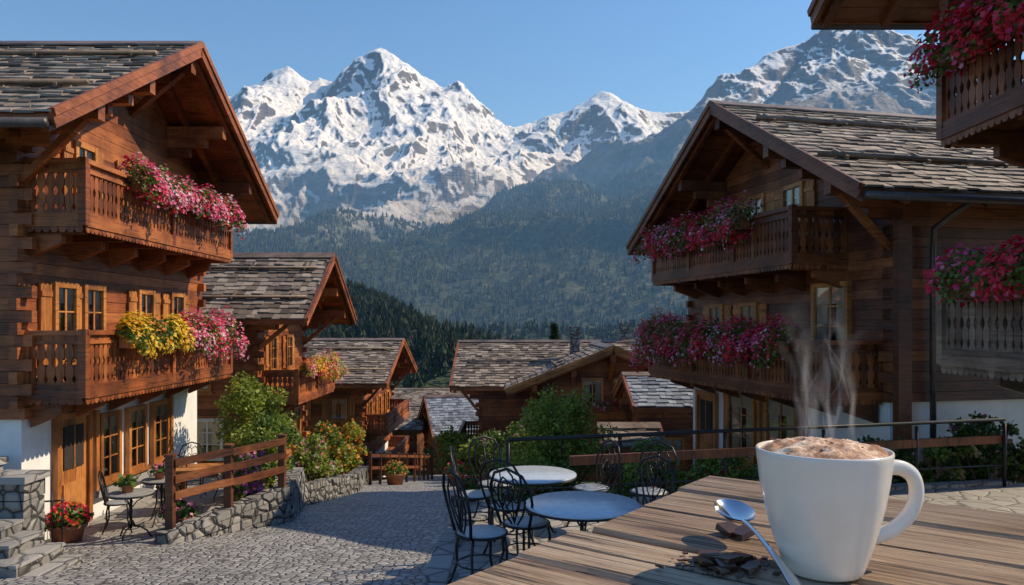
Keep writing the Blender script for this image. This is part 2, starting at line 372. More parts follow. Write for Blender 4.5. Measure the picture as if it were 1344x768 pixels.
# ------------------------------------------------------------ foliage
def rv(n):
    v=rng.normal(size=(n,3)); return v/np.linalg.norm(v,axis=1,keepdims=True)
def rhombs(C,D,E,Ls,wd=.38):
    Ls=np.asarray(Ls)[:,None]
    return np.stack([C,C+Ls*(D*.5+E*wd),C+Ls*D,C+Ls*(D*.5-E*wd)],1)
class Cloud:
    def __init__(s): s.V=[];s.mi=[];s.r=[];s.mats=[]
    def k(s,m):
        if m not in s.mats: s.mats.append(m)
        return s.mats.index(m)
    def leaves(s,C,size,mat,wd=.38,up=.3):
        n=len(C); D=rv(n); D[:,2]=D[:,2]*.7-up*.3; D/=np.linalg.norm(D,axis=1,keepdims=True)
        E=np.cross(D,rv(n)); E/=np.linalg.norm(E,axis=1,keepdims=True)+1e-9
        s.V.append(rhombs(C,D,E,size*rng.uniform(.6,1.3,n),wd)); s.mi.append(np.full(n,s.k(mat))); s.r.append(rng.random(n))
    def flowers(s,C,Nn,size,mat,p=5):
        n=len(C); N=Nn+.6*rv(n); N/=np.linalg.norm(N,axis=1,keepdims=True)+1e-9
        U=np.cross(N,rv(n)); U/=np.linalg.norm(U,axis=1,keepdims=True)+1e-9; W=np.cross(N,U); rr=rng.random(n); sz=size*rng.uniform(.7,1.2,n)
        for k in range(p):
            a=2*np.pi*k/p; D=U*math.cos(a)+W*math.sin(a)+N*.35; E=-U*math.sin(a)+W*math.cos(a)
            s.V.append(rhombs(C,D,E,sz,.42)); s.mi.append(np.full(n,s.k(mat))); s.r.append(np.clip(rr+rng.normal(size=n)*.08,0,1))
    def obj(s,name,parent=None,mw=None,extra=None):
        V=np.concatenate(s.V).reshape(-1,3); n=len(V)//4
        o=npmesh(name,V,np.arange(n*4).reshape(n,4),s.mats,np.concatenate(s.mi),np.concatenate(s.r),parent=parent)
        if mw is not None: o.matrix_world=mw
        return o
def flower_box(mw,x0,x1,y,z,pal,name='flower_box',r=.22,dens=420,drop=.25,leaf=LEAF,fs=.035,planter=True):
    Lg=x1-x0; e=bpy.data.objects.new(name,None); COL.objects.link(e); e.matrix_world=mw
    if planter:
        m=MB(); m.box(x0,x1,y-.09,y+.09,z-.2,z,W_V); m.box(x0-.02,x1+.02,y-.11,y+.11,z-.03,z+.004,W_V); m.obj('planter',e)
    c=Cloud(); n=int(dens*Lg*r/.22)
    def pts(n,rad):
        x=rng.uniform(x0-.08,x1+.08,n); a=rng.uniform(0,2*np.pi,n); rr=np.sqrt(rng.random(n))*rad
        mod=.80+.6*pn(x*1.9+x0*3+z,np.full(n,.5+z),3)+.35*pn(x*5,np.full(n,.2+y),4)
        dy=np.cos(a)*rr*mod; dz=np.sin(a)*rr*mod
        dr=np.where(dy<0,-drop*(-dy/rad)*1.5,0)
        return np.stack([x,y-.05+dy,z+.07+dz+dr],1), np.stack([np.zeros(n),np.cos(a),np.sin(a)+.3],1)
    P,N=pts(int(n*1.5),r*1.0); c.leaves(P,.07,leaf,.4)
    tot=sum(w for _,w in pal)
    for qi,(m_,w) in enumerate(pal):
        k=int(n*1.4*w/tot); P,N=pts(k*3,r*1.14)
        ph=qi*13.7+z; sel=pn(P[:,0]*1.6+ph,P[:,2]*2+ph,5)+rng.normal(size=len(P))*.25
        idx=np.argsort(-sel)[:k]; P=P[idx];N=N[idx]
        P=P+np.stack([np.zeros(k),N[:,1]*.04,N[:,2]*.04],1)
        c.flowers(P,N,fs,m_,5)
    c.obj('flowers',e); return e
def bush(name,c,rad,n,ls,mat,ncl=26,stems=True,mats2=None,fl=None,pw=.33):
    e=empty(name,c); cl=Cloud(); cen=rv(ncl)*(rng.random((ncl,1))**pw)*np.array(rad)*.82; cen[:,2]+=rad[2]
    csz=rng.uniform(.18,.36,ncl)*min(rad)*1.25
    w=csz**2; idx=rng.choice(ncl,n,p=w/w.sum()); d=rv(n)*(rng.random((n,1))**.45)*csz[idx][:,None]
    P=cen[idx]+d*np.array([1,1,.8]); P[:,2]=np.maximum(P[:,2],.02)
    if mats2 is None: cl.leaves(P,ls,mat)
    else:
        s=rng.random(ncl)[idx]<.5; cl.leaves(P[s],ls,mat); cl.leaves(P[~s],ls,mats2)
    if fl:
        for m_,k,fs in fl:
            ii=rng.choice(n,k); cl.flowers(P[ii]+rv(k)*ls*.8,rv(k)+np.array([0,-.6,.6]),fs,m_)
    cl.obj('foliage',e)
    if stems:
        m=MB()
        for i in range(0,ncl,2):
            q=cen[i]; m.tube([(0+q[0]*.1,q[1]*.1,-.1),(q[0]*.45,q[1]*.45,q[2]*.5),tuple(q)],[.03,.018,.006],BARK,5)
        m.obj('stems',e)
    return e

# ------------------------------------------------------------ chalet parts
def window(m,x,z,w,h,shut=True,frame=W_HO,shm=W_VO,cross=2,dep=0.0,curt=True,sw=None):
    x0,x1=x-w/2,x+w/2; f=.07
    m.box(x0,x1,-.014,-.008,z,z+h,DARKIN)
    if curt:
        cw=w*.36
        for a,b in ((x0+.02,x0+cw),(x1-cw,x1-.02)):
            k=5
            for i in range(k):
                xa=a+(b-a)*i/k; xb=a+(b-a)*(i+1)/k
                m.add([(xa,-.018,z+.03),((xa+xb)/2,-.034,z+.03),(xb,-.018,z+.03),(xb,-.018,z+h-.02),((xa+xb)/2,-.034,z+h-.02),(xa,-.018,z+h-.02)],[(0,1,4,5),(1,2,3,4)],CURT)
        m.add([(x0+.02,-.038,z+h*.78),(x1-.02,-.038,z+h*.78),(x1-.02,-.038,z+h-.01),(x0+.02,-.038,z+h-.01)],[(0,1,2,3)],CURT)
    m.add([(x0,-.046,z),(x1,-.046,z),(x1,-.046,z+h),(x0,-.046,z+h)],[(0,1,2,3)],GLASS)
    m.box(x0-f,x0+.015,-.095,.0,z-f,z+h+f,frame); m.box(x1-.015,x1+f,-.095,.0,z-f,z+h+f,frame)
    m.box(x0+.016,x1-.016,-.09,.0,z+h-.015,z+h+f,frame); m.box(x0+.016,x1-.016,-.09,.0,z-f,z+.015,frame)
    m.box(x0-f-.05,x1+f+.05,-.15,-.002,z-f-.045,z-f-.001,frame)
    m.box(x-.022,x+.022,-.066,-.05,z+.016,z+h-.016,frame)
    for i in range(1,cross+1):
        zz=z+h*i/(cross+1); m.box(x0+.016,x1-.016,-.062,-.052,zz-.011,zz+.011,frame)
    if shut:
        s=sw or w*.52
        for sg in (-1,1):
            a=x0-f-.01-s if sg<0 else x1+f+.01; b=a+s; k=4
            for i in range(k): m.box(a+s*i/k+.002,a+s*(i+1)/k-.002,-.05,-.012-.001*i,z-f*.5,z+h+f*.5,shm)
            m.box(a+.01,b-.01,-.068,-.049,z+.08,z+.16,shm); m.box(a+.01,b-.01,-.068,-.049,z+h-.16,z+h-.08,shm)
def door(m,x,z,w,h,mat=W_VO):
    x0,x1=x-w/2,x+w/2; k=5
    for i in range(k): m.box(x0+w*i/k+.003,x0+w*(i+1)/k-.003,-.05,.0,z,z+h,mat)
    m.box(x0-.1,x0,-.1,0,z,z+h+.1,mat); m.box(x1,x1+.1,-.1,0,z,z+h+.1,mat); m.box(x0+.001,x1-.001,-.095,0,z+h,z+h+.1,mat)
    m.box(x0+.12,x1-.12,-.07,-.045,z+h*.55,z+h-.12,DARKIN); m.box(x-.015,x+.015,-.08,-.06,z+h*.55,z+h-.12,mat)
    m.box(x0+.1,x1-.1,-.075,-.045,z+.12,z+h*.42,mat)
BP=[(0,1),(.13,1),(.2,.55),(.28,.92),(.4,.95),(.47,.42),(.53,.42),(.6,.95),(.72,.92),(.8,.55),(.87,1),(1,1)]
def baluster_run(m,a,b,z0,z1,mat,pitch=.125,out=(0,-1,0)):
    a=Vector(a); b=Vector(b); Ln=(b-a).length; d=(b-a)/Ln; n=max(2,int(Ln/pitch)); p=Ln/n; o=Vector(out)*.012
    for i in range(n):
        c=a+d*(p*(i+.5)); hw=p*.485; V=[];Fs=[]
        for (t,w) in BP:
            z=z0+(z1-z0)*t
            for q in (c-d*hw*w-o,c+d*hw*w-o,c+d*hw*w+o,c-d*hw*w+o): V.append((q.x,q.y,z))
        for j in range(len(BP)-1):
            for k in range(4): l=(k+1)%4; Fs.append((j*4+k,j*4+l,j*4+4+l,j*4+4+k))
        m.add(V,Fs,mat)
def balcony(m,x0,x1,z0,z1,dp,H_,V_,rail=None,ends=(True,True)):
    rail=rail or H_
    fz=z0+.16
    n=max(2,int((dp)/.16))
    for i in range(n): m.box(x0+.02,x1-.02,-dp+.02+(dp-.02)*i/n+.004,-dp+.02+(dp-.02)*(i+1)/n-.004,fz,fz+.045,H_)
    nj=max(2,int((x1-x0)/1.1))+1
    for i in range(nj):
        x=x0+.13+(x1-x0-.26)*i/(nj-1); m.box(x-.07,x+.07,-dp+.05,-.003,fz-.17,fz-.002,H_)
        m.hex([(x-.06,-dp*.55,fz-.30),(x+.06,-dp*.55,fz-.30),(x+.06,0,fz-.5),(x-.06,0,fz-.5),(x-.06,-dp*.55,fz-.171),(x+.06,-dp*.55,fz-.171),(x+.06,0,fz-.171),(x-.06,0,fz-.171)],H_)
    runs=[((x0,-dp,0),(x1,-dp,0),(0,-1,0))]
    if ends[0]: runs.append(((x0,0,0),(x0,-dp,0),(-1,0,0)))
    if ends[1]: runs.append(((x1,-dp,0),(x1,0,0),(1,0,0)))
    seen=set()
    for ri,(a,b,o) in enumerate(runs):
        baluster_run(m,a,b,z0+.20,z1-.05,V_,out=o)
        e_=ri*.0023
        A=Vector(a);B=Vector(b);O=Vector(o)
        for zz,w,h in ((z1-.03,.12,.07),(z0+.245,.09,.08),(z1-.17,.065,.05)):
            m.beam(A+O*.005+Vector((0,0,zz-e_)),B+O*.005+Vector((0,0,zz-e_)),w,h,rail)
        m.beam(A+O*.03+Vector((0,0,z0+.15-e_)),B+O*.03+Vector((0,0,z0+.15-e_)),.05,.13,H_)
        Ln=(B-A).length; k=int(Ln/.11)
        for i in range(k):
            c=A+(B-A)*((i+.5)/k)+O*.035; d=(B-A).normalized()*(Ln/k*.48); z=z0+.09
            q=[c-d,c+d]; 
            V=[(q[0].x,q[0].y,z),(q[1].x,q[1].y,z),(q[1].x,q[1].y,z-.05),(c.x+d.x*.5,c.y+d.y*.5,z-.09),(c.x-d.x*.5,c.y-d.y*.5,z-.09),(q[0].x,q[0].y,z-.05)]
            W=[(x_-O.x*.02,y_-O.y*.02,z_) for x_,y_,z_ in V]
            m.add(V+W,[(0,1,2,3,4,5),(11,10,9,8,7,6)]+[(j,(j+1)%6+0,6+(j+1)%6,6+j) for j in range(6)],V_)
        np_=max(1,int(Ln/1.9))
        for i in range(np_+1):
            c=A+(B-A)*(i/np_); key=(round(c.x,2),round(c.y,2))
            if key in seen: continue
            seen.add(key); m.box(c.x-.058,c.x+.058,c.y-.058,c.y+.058,z0+.1,z1+.02,H_)
def chimney(m,x,y,z0,z1,w=.55,mat=STONEW):
    m.box(x-w/2,x+w/2,y-w/2,y+w/2,z0,z1,mat); m.box(x-w/2-.06,x+w/2+.06,y-w/2-.06,y+w/2+.06,z1,z1+.07,mat)
    for sx in (-1,1):
        for sy in (-1,1): m.box(x+sx*w*.4-.04,x+sx*w*.4+.04,y+sy*w*.4-.04,y+sy*w*.4+.04,z1+.07,z1+.22,mat)
    m.box(x-w/2-.08,x+w/2+.08,y-w/2-.08,y+w/2+.08,z1+.22,z1+.28,mat)
def chalet(e,W,D,zb,zw,ze,zr,oe,og,H_=W_H,V_=W_V,SH=SH_W,lower_in=0.05,poles=2,barge=None,off=(0,0),rot=0,gut=False,sp=.25,logext=.13):
    Tm=Mx((off[0],off[1],0),rot); cx=W/2; DX=cx+oe; s=(zr-ze)/DX; zs=zr-s*cx-.19; th=.12; barge=barge or H_
    m=MB(); m.T=Tm; ch=.175; t=.12
    if zw>zb:
        m.box(lower_in,W-lower_in,lower_in,D-lower_in,zb-.6,zw,PLASTER)
        m.box(-.02,W+.02,-.04,D+.02,zw-.02,zw+.14,H_)
    zc=zw+.14 if zw>zb else zb
    i=0; zz=zc; 
    while zz<zr-.25:
        z1=zz+ch; ext=logext if i%2==0 else 0
        def xr(z): return 0 if z<=zs else min(cx-.02,(z-zs)/s)
        xa,xb=xr(zz),xr(z1)
        if xb<cx-.05:
            for (ya,yb) in ((0,t),(D-t,D)):
                pr=random.uniform(-.008,.008); g=.006; e0=ext if xb==0 else 0
                l0=xa-e0+.003; l1=xb-e0+.003
                m.hex([(l0,ya+pr,zz+g),(W-l0,ya+pr,zz+g),(W-l0,yb+pr,zz+g),(l0,yb+pr,zz+g),(l1,ya+pr,z1),(W-l1,ya+pr,z1),(W-l1,yb+pr,z1),(l1,yb+pr,z1)],H_)
        if z1<zs+.02:
            e1=logext if i%2==1 else -t
            for (xa_,xb_) in ((0,t),(W-t,W)):
                pr=random.uniform(-.008,.008); m.box(xa_+pr,xb_+pr,-e1,D+e1,zz+.006,z1,H_)
        zz=z1; i+=1
    m.add([(t*.5,t*.5,zc),(W-t*.5,t*.5,zc),(W-t*.5,t*.5,zs),(cx,t*.5,zr-.25),(t*.5,t*.5,zs),
           (t*.5,D-t*.5,zc),(W-t*.5,D-t*.5,zc),(W-t*.5,D-t*.5,zs),(cx,D-t*.5,zr-.25),(t*.5,D-t*.5,zs)],
          [(0,1,2,3,4),(5,9,8,7,6),(0,4,9,5),(1,6,7,2)],DARKIN)
    m.obj('walls',e)
    m=MB(); m.T=Tm; y0,y1=-og,D+og
    def P(sg,dx,y,o): return (cx+sg*dx,y,zr-s*dx+o)
    for sg in (-1,1):
        nb=14
        for j in range(nb):
            a=DX*j/nb; b=DX*(j+1)/nb-.006
            p=[P(sg,a,y0,-th),P(sg,b,y0,-th),P(sg,b,y1,-th),P(sg,a,y1,-th),P(sg,a,y0,-th+.05),P(sg,b,y0,-th+.05),P(sg,b,y1,-th+.05),P(sg,a,y1,-th+.05)]
            if sg<0: p=[p[1],p[0],p[3],p[2],p[5],p[4],p[7],p[6]]
            m.hex(p,H_)
        k=int((y1-y0)/.75)
        for j in range(k+1):
            y=y0+.12+(y1-y0-.24)*j/k; m.beam(P(sg,.05,y,-th-.07),P(sg,DX-.06,y,-th-.07),.1,.13,H_)
        for y,yy in ((y0-.03,1),(y1+.03,1)):
            m.beam(P(sg,0,y,-.06),P(sg,DX+.03,y,-.06),.05,.24,barge); m.beam(P(sg,0,y*1.0+(-.03 if y<0 else .03),.03),P(sg,DX+.05,y+(-.03 if y<0 else .03),.03),.05,.10,barge)
        m.beam(P(sg,DX,y0,-.07),P(sg,DX,y1,-.07),.04,.15,H_)
        for fx in (cx,cx*.5):
            z=zr-s*fx-th-.13
            for (ya,yb) in ((y0+.12,.3),(D-.3,y1-.12)): m.box(cx+sg*fx-.09,cx+sg*fx+.09,ya,yb,z-.24,z,H_)
            m.box(cx+sg*fx-.08,cx+sg*fx+.08,-og*.62,.2,z-.42,z-.241,H_); m.box(cx+sg*fx-.07,cx+sg*fx+.07,-og*.35,.2,z-.60,z-.421,H_)
            if fx==cx: m.beam((cx+sg*fx,0,z-1.1),(cx+sg*fx,-og*.72,z-.2),.1,.13,H_,up=(1,0,0))
        if gut: 
            m.tube([P(sg,DX+.09,y0,-.09),P(sg,DX+.09,y1,-.09)],.065,GUTTER,8)
    z=zr-th-.13; m.box(cx-.1,cx+.1,y0+.1,.3,z-.26,z,H_); m.box(cx-.09,cx+.09,-og*.6,.2,z-.45,z-.261,H_); m.beam((cx,0,z-1.0),(cx,-og*.75,z-.22),.1,.14,H_,up=(1,0,0))
    m.obj('roof_structure',e)
    m=MB(); m.T=Tm; c=math.cos(math.atan(s))
    for sg in (-1,1):
        dx=DX+.05; row=0
        while dx>.05:
            y=y0-.05-random.uniform(0,.2)
            while y<y1+.05:
                w=random.uniform(.16,.36); ya=max(y,y0-.05); yb=min(y+w-.008,y1+.06)
                if yb-ya>.04:
                    lo=dx+random.uniform(-.04,.04); hi=max(dx-.44*c,0); o0=.058+random.uniform(-.010,.020); o1=.012
                    p=[P(sg,hi,ya,-.072),P(sg,lo,ya,o0-.032),P(sg,lo,yb,o0-.032+random.uniform(0,.008)),P(sg,hi,yb,-.072),P(sg,hi,ya,o1),P(sg,lo,ya,o0),P(sg,lo,yb,o0+random.uniform(-.008,.014)),P(sg,hi,yb,o1)]
                    if sg<0: p=[p[1],p[0],p[3],p[2],p[5],p[4],p[7],p[6]]
                    m.hex(p,SH)
                y+=w
            dx-=sp*c; row+=1
        for j in range(poles):
            f=(j+.6)/(poles+.15)
            m.tube([P(sg,DX*f,y0+.1+random.random()*.3,.12),P(sg,DX*f+random.uniform(-.05,.05),(y0+y1)/2,.13),P(sg,DX*f,y1-.2,.12)],.045,W_GR,6)
            k=int((y1-y0)/1.6)
            for q in range(k): 
                y=y0+.6+q*1.6; m.beam(P(sg,DX*f+.08,y,.10),P(sg,DX*f-.32,y,.10),.05,.06,W_GR)
        p=[P(sg,0,y0-.07,.055),P(sg,.26,y0-.07,.07),P(sg,.26,y1+.07,.07),P(sg,0,y1+.07,.055),P(sg,0,y0-.07,.10),P(sg,.26,y0-.07,.10),P(sg,.26,y1+.07,.10),P(sg,0,y1+.07,.10)]
        m.hex(p,W_GR)
    m.obj('roof_shingles',e)
    return Tm
def SideX0(D): return Matrix.Translation((0,D,0))@Matrix.Rotation(-math.pi/2,4,'Z')
def SideXW(W): return Matrix.Translation((W,0,0))@Matrix.Rotation(math.pi/2,4,'Z')

FP=[(P_PINK,3),(P_MAG,2.5),(P_RED,1.5),(P_WHT,1.0)]; FR=[(P_RED,4.5),(P_MAG,1.5),(P_PINK,1.5),(P_WHT,.5)]; FY=[(P_YEL,4),(P_ORG,.6)]
# ===== house A
e=empty('timber_chalet',(-7.0,10.9,0),math.pi/2); mwA=Mx((-7.0,10.9,0),math.pi/2)
chalet(e,6.2,10,-1.0,.95,4.93,7.4,1.4,1.25,gut=True)
m=MB()
m.T=Matrix.Translation((0,.05,0))
door(m,1.25,-.95,.78,1.75)
for x in (2.35,3.3,4.25): window(m,x,-.35,.55,1.05,shut=False,frame=W_VO,cross=2)
m.box(1.85,4.75,-.14,0,-.62,-.5,KERB)
m.box(1.85,1.95,-.1,0,-.5,.85,W_VO); m.box(4.65,4.75,-.1,0,-.5,.85,W_VO)
m.T=Matrix.Identity(4)
for x,sh in ((.95,True),(1.75,False),(3.55,True),(4.9,True)): window(m,x,1.72,.5,1.15,shut=sh,sw=.28)
for x in (1.5,3.1,4.6): window(m,x,4.1,.5,1.05,shut=True,sw=.24)
m.obj('windows_and_door',e)
m=MB(); balcony(m,.1,5.75,3.62,4.68,.82,W_H,W_V); m.obj('upper_balcony',e)
m=MB(); balcony(m,.1,5.75,1.13,2.2,.82,W_H,W_V); m.obj('lower_balcony',e)
m=MB(); m.tube([(1.9,3.2,5.5),(1.9,3.2,8.0)],.09,GUTTER,10); m.tube([(1.9,3.2,8.0),(1.9,3.2,8.05),(1.9,3.2,8.2),(1.9,3.2,8.22)],[.09,.14,.13,.02],GUTTER,10); m.obj('stove_pipe',e)
flower_box(mwA,1.3,5.4,-.98,4.62,FP,r=.28); flower_box(mwA,.95,2.9,-.98,2.12,FY,r=.28); flower_box(mwA,2.9,5.3,-.98,2.12,FP,r=.30)

# ===== house B
e=empty('timber_chalet',(-6.9,20.8,0),math.pi/2); mwB=Mx((-6.9,20.8,0),math.pi/2)
chalet(e,4.4,8,-2.2,-2.1,2.42,4.35,.9,1.5,gut=False)
m=MB()
for x in (1.0,2.6): window(m,x,1.0,.5,.9,shut=True,sw=.25)
for x in (1.0,2.2,3.4): window(m,x,-1.5,.55,1.1,shut=False)
window(m,2.2,2.6,.5,.7,shut=False)
m.T=SideX0(8)
for x in (5.3,6.6): window(m,x,-1.3,.75,.95,shut=False,frame=PLASTER)
window(m,6.4,.5,.5,.7,shut=False)
m.obj('windows',e)
m=MB(); balcony(m,.3,4.5,.05,1.02,.95,W_H,W_V); m.obj('balcony',e)
m=MB(); chimney(m,2.2,3.1,3.6,4.75,.4); m.obj('chimney',e)
flower_box(mwB,.4,4.3,-1.1,1.0,[(P_YEL,3),(P_RED,2),(P_PINK,2)],r=.3,dens=300,leaf=LEAFY)
# ===== house C
e=empty('timber_chalet',(-6.1,31.2,0),math.pi/2); mwC=Mx((-6.1,31.2,0),math.pi/2)
chalet(e,7.4,7,-4.6,-3.4,-.1,1.55,1.1,1.1,gut=False)
m=MB()
for x in (1.2,3.5,5.8): window(m,x,-1.9,.6,.9,shut=True,sw=.3)
m.T=SideX0(7)
for x in (4.2,6): window(m,x,-1.6,.6,.8,shut=True,sw=.3)
m.obj('windows',e)
m=MB(); balcony(m,.4,6.8,-2.35,-1.45,.9,W_H,W_V); balcony(m,.4,6.8,-4.0,-3.3,.9,W_H,W_V); m.obj('balconies',e)
# ===== house D
e=empty('timber_chalet',(0,0,0))
chalet(e,5.6,5,-4.2,-4.2,-.05,1.45,1.0,1.0,W_H,W_V,off=(.8,28),poles=1,barge=W_HO)
chalet(e,7.4,9.5,-5,-5,-.1,1.5,.9,1.0,W_H,W_V,off=(-1.3,37.2),rot=-math.pi/2,poles=1)
m=MB(); m.T=Matrix.Translation((.8,28,0))
for x in (2.15,3.3): window(m,x,-.55,.65,.8,shut=False,frame=W_HO,curt=True)
window(m,1.0,-2.4,.6,.8); window(m,3.0,-2.4,.6,.8)
m.box(-.05,5.65,-.1,0,-1.1,-.9,W_HO)
m.T=Matrix.Identity(4); chimney(m,2.6,31.6,.6,1.9,.38); chimney(m,5.0,33.8,1.2,2.0,.45)
m.obj('windows_and_chimneys',e)
m=MB(); m.T=Matrix.Translation((-1.3,37.2,0))@Matrix.Rotation(-math.pi/2,4,'Z'); balcony(m,2,7.2,-3.1,-2.2,.9,W_HD,W_VD); m.obj('balcony',e)
flower_box(Matrix.Identity(4),2.6,4.6,27.8,-.72,[(P_RED,3),(P_PINK,1)],r=.14,dens=240,drop=.1)
# ===== small houses
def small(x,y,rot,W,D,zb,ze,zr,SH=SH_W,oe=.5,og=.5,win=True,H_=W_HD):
    e=empty('timber_hut',(x,y,0),rot); chalet(e,W,D,zb,zb,ze,zr,oe,og,H_,W_VD,SH,poles=0)
    m=MB()
    if win:
        window(m,W*.3,(zb*.4+ze*.6)-.5,.5,.7,False); window(m,W*.7,(zb*.4+ze*.6)-.5,.5,.7,False)
        m.T=SideXW(W); window(m,D*.3,(zb*.4+ze*.6)-.4,.5,.7,False); window(m,D*.7,(zb*.4+ze*.6)-.4,.5,.7,False)
    m.obj('windows',e) if win else None
    return e
R90=-math.pi/2
small(-5.4,48,R90+.25,6,4.6,-8,-3.9,-2.0,SH_B,H_=W_H)
small(-8.5,60,R90,6,4.5,-10,-3.9,-2.6,H_=W_H); small(-4.5,66,R90+.1,7,5,-11,-4.4,-3.0,H_=W_H); small(-9.0,52,R90,5,3,-9,-4.2,-3.0)
small(3.95,25.2,R90,3.4,2.2,-3.2,-.05,.72,SH_B,.45,.5,H_=W_H)
small(2.7,21.6,R90,1.3,1.0,-2.4,-.95,-.5,SH_W,.25,.3,False)
# ===== house E
rE=math.atan2(-.975,.222); e=empty('timber_chalet',(4.68,19.98,0),rE); mwE=Mx((4.68,19.98,0),rE)
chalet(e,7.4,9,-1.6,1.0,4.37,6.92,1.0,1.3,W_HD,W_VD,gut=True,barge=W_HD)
m=MB()
for x in (1.9,3.3,4.7): window(m,x,3.95,.6,1.1,shut=True,frame=W_HO,shm=W_VO,sw=.32)
for x in (1.5,3.0): window(m,x,1.55,.6,1.15,shut=True,frame=W_HO,shm=W_VO,sw=.32)
window(m,5.9,1.5,.95,1.5,shut=False,frame=W_HO,cross=3)
m.T=Matrix.Translation((0,.05,0))
for x in (2.6,4.2): window(m,x,-.75,1.05,1.45,shut=True,frame=W_HO,shm=W_VO,sw=.25,cross=2)
door(m,.9,-1.5,.85,2.0)
m.T=Matrix.Translation((-.05,0,0))@SideXW(7.4)
window(m,1.6,-.75,.8,1.0,shut=True,frame=W_HD,shm=W_HD)
m.obj('windows_and_door',e)
m=MB(); balcony(m,.2,6.3,3.28,4.4,1.1,W_HD,W_VD); m.obj('upper_balcony',e)
m=MB(); balcony(m,.0,7.2,.93,2.02,1.1,W_HD,W_VD); m.obj('lower_balcony',e)
m=MB(); m.T=SideXW(7.4); m.tube([(.75,-.95,4.25),(.75,-.15,3.9),(.75,-.12,3.5),(.75,-.12,-1.4)],.05,GUTTER,8); m.tube([(.75,-.95,4.25),(.75,-1.02,4.3)],.06,GUTTER,8); m.box(-.05,.2,-.28,-.14,-.9,4.0,W_HD); m.obj('downpipe',e)
flower_box(mwE,.2,5.0,-1.27,4.34,FR,r=.35,dens=400,leaf=LEAF,drop=.3); flower_box(mwE,.0,6.3,-1.27,1.98,FR,r=.40,dens=440,leaf=LEAF,drop=.35)
# ===== house F (near right)
e=empty('timber_chalet',(6.3,9.1,0),-math.pi/2); mwF=Mx((6.3,9.1,0),-math.pi/2)
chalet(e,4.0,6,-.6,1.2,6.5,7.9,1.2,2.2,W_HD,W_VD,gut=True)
m=MB(); balcony(m,.1,3.9,4.38,5.40,1.2,W_HD,W_VD); m.box(.08,.26,-1.24,-1.06,5.43,6.55,W_HD); m.box(3.7,3.88,-1.24,-1.06,5.43,6.55,W_HD); m.box(-.2,4.2,-1.25,-1.05,6.55,6.75,W_HD); m.obj('upper_balcony',e)
m=MB(); balcony(m,.1,3.9,1.72,2.74,1.2,W_GR,W_GR); m.obj('lower_balcony',e)
m=MB(); 
for x in (1.2,2.8): window(m,x,4.7,.6,1.2)
m.obj('windows',e)
flower_box(mwF,.35,3.6,-1.36,5.42,[(P_RED,4),(P_MAG,1)],r=.30,dens=380,leaf=LEAF,drop=.25,fs=.036); flower_box(mwF,.5,3.6,-1.33,2.78,[(P_RED,4),(P_MAG,1)],r=.26,dens=360,leaf=LEAF,drop=.1,fs=.036)

# ------------------------------------------------------------ cafe platform, kerb, railing
edge=[(.6,1.2),(-.3,3.0),(-.62,5),(-.72,7.1),(-.72,8.3),(-.62,9.1),(-.35,9.75),(.1,10.1),(3,10.75),(7.6,11.7),(9,12),(9,1.2)]
m=MB(); n=len(edge)
m.add([(x,y,-.15) for x,y in edge],[tuple(range(n-1,-1,-1))],COBBLE2); m.obj('cafe_terrace_paving')
m=MB()
for (a,b) in zip(edge[:-3],edge[1:-2]):
    A=Vector((*a,0));B=Vector((*b,0)); Ln=(B-A).length; k=max(1,round(Ln/.45))
    for i in range(k):
        p=A+(B-A)*(i/k); q=A+(B-A)*((i+1)/k-.012/Ln*1); zb=float(gp(min(p.y,q.y)))-.6; sd=(B-A).normalized().cross(Vector((0,0,1)))*-.13
        zt=-.10+random.uniform(-.008,.008)
        m.hex([(p.x-sd.x,p.y-sd.y,zb),(q.x-sd.x,q.y-sd.y,zb),(q.x+sd.x,q.y+sd.y,zb),(p.x+sd.x,p.y+sd.y,zb),(p.x-sd.x*.85,p.y-sd.y*.85,zt),(q.x-sd.x*.85,q.y-sd.y*.85,zt),(q.x+sd.x*.85,q.y+sd.y*.85,zt),(p.x+sd.x*.85,p.y+sd.y*.85,zt)],KERB)
m.obj('stone_kerb')
m=MB(); A=Vector((-.05,9.85,0)); B=Vector((7.4,11.45,0))
for i in range(6):
    p=A+(B-A)*(i/5); m.tube([(p.x,p.y,-.2),(p.x,p.y,.8)],.026,IRON,8); 
m.tube([A+Vector((0,0,.80)),B+Vector((0,0,.86))],.026,IRON,8); m.beam(A+Vector((.8,.05,.52)),B+Vector((0,.05,.56)),.06,.12,W_VD); m.tube([A+Vector((0,0,.14)),B+Vector((0,0,.18))],.014,IRON,6)
m.obj('terrace_railing')

def ring(cx,cy,cz,r,n=18): return [(cx+r*math.cos(2*math.pi*i/n),cy+r*math.sin(2*math.pi*i/n),cz) for i in range(n)]
def bistro_table(x,y,z,R,h=.73,top=TABTOP):
    m=MB(); m.lathe([(0,h-.022),(R-.01,h-.022),(R,h-.016),(R,h-.003),(R-.008,h),(0,h+.001)],top,48); m.tube(ring(0,0,h-.03,R-.005,40),.011,IRON,6,True)
    m.tube([(0,0,.18),(0,0,h-.02)],.02,IRON,8)
    for k in range(3):
        a=2*math.pi*k/3+.5; c,s_=math.cos(a),math.sin(a)
        m.tube([(c*r_,s_*r_,z_) for r_,z_ in ((.02,.30),(.06,.20),(.13,.19),(.22,.12),(.27,.03),(.31,.012))],.013,IRON,6)
        m.tube([(c*r_,s_*r_,z_) for r_,z_ in ((.02,h-.22),(.08,h-.14),(.16,h-.10),(R*.6,h-.03))],.009,IRON,6)
    m.tube(ring(0,0,.19,.12,20),.008,IRON,6,True)
    return m.obj('bistro_table',None,Mx((x,y,z)))
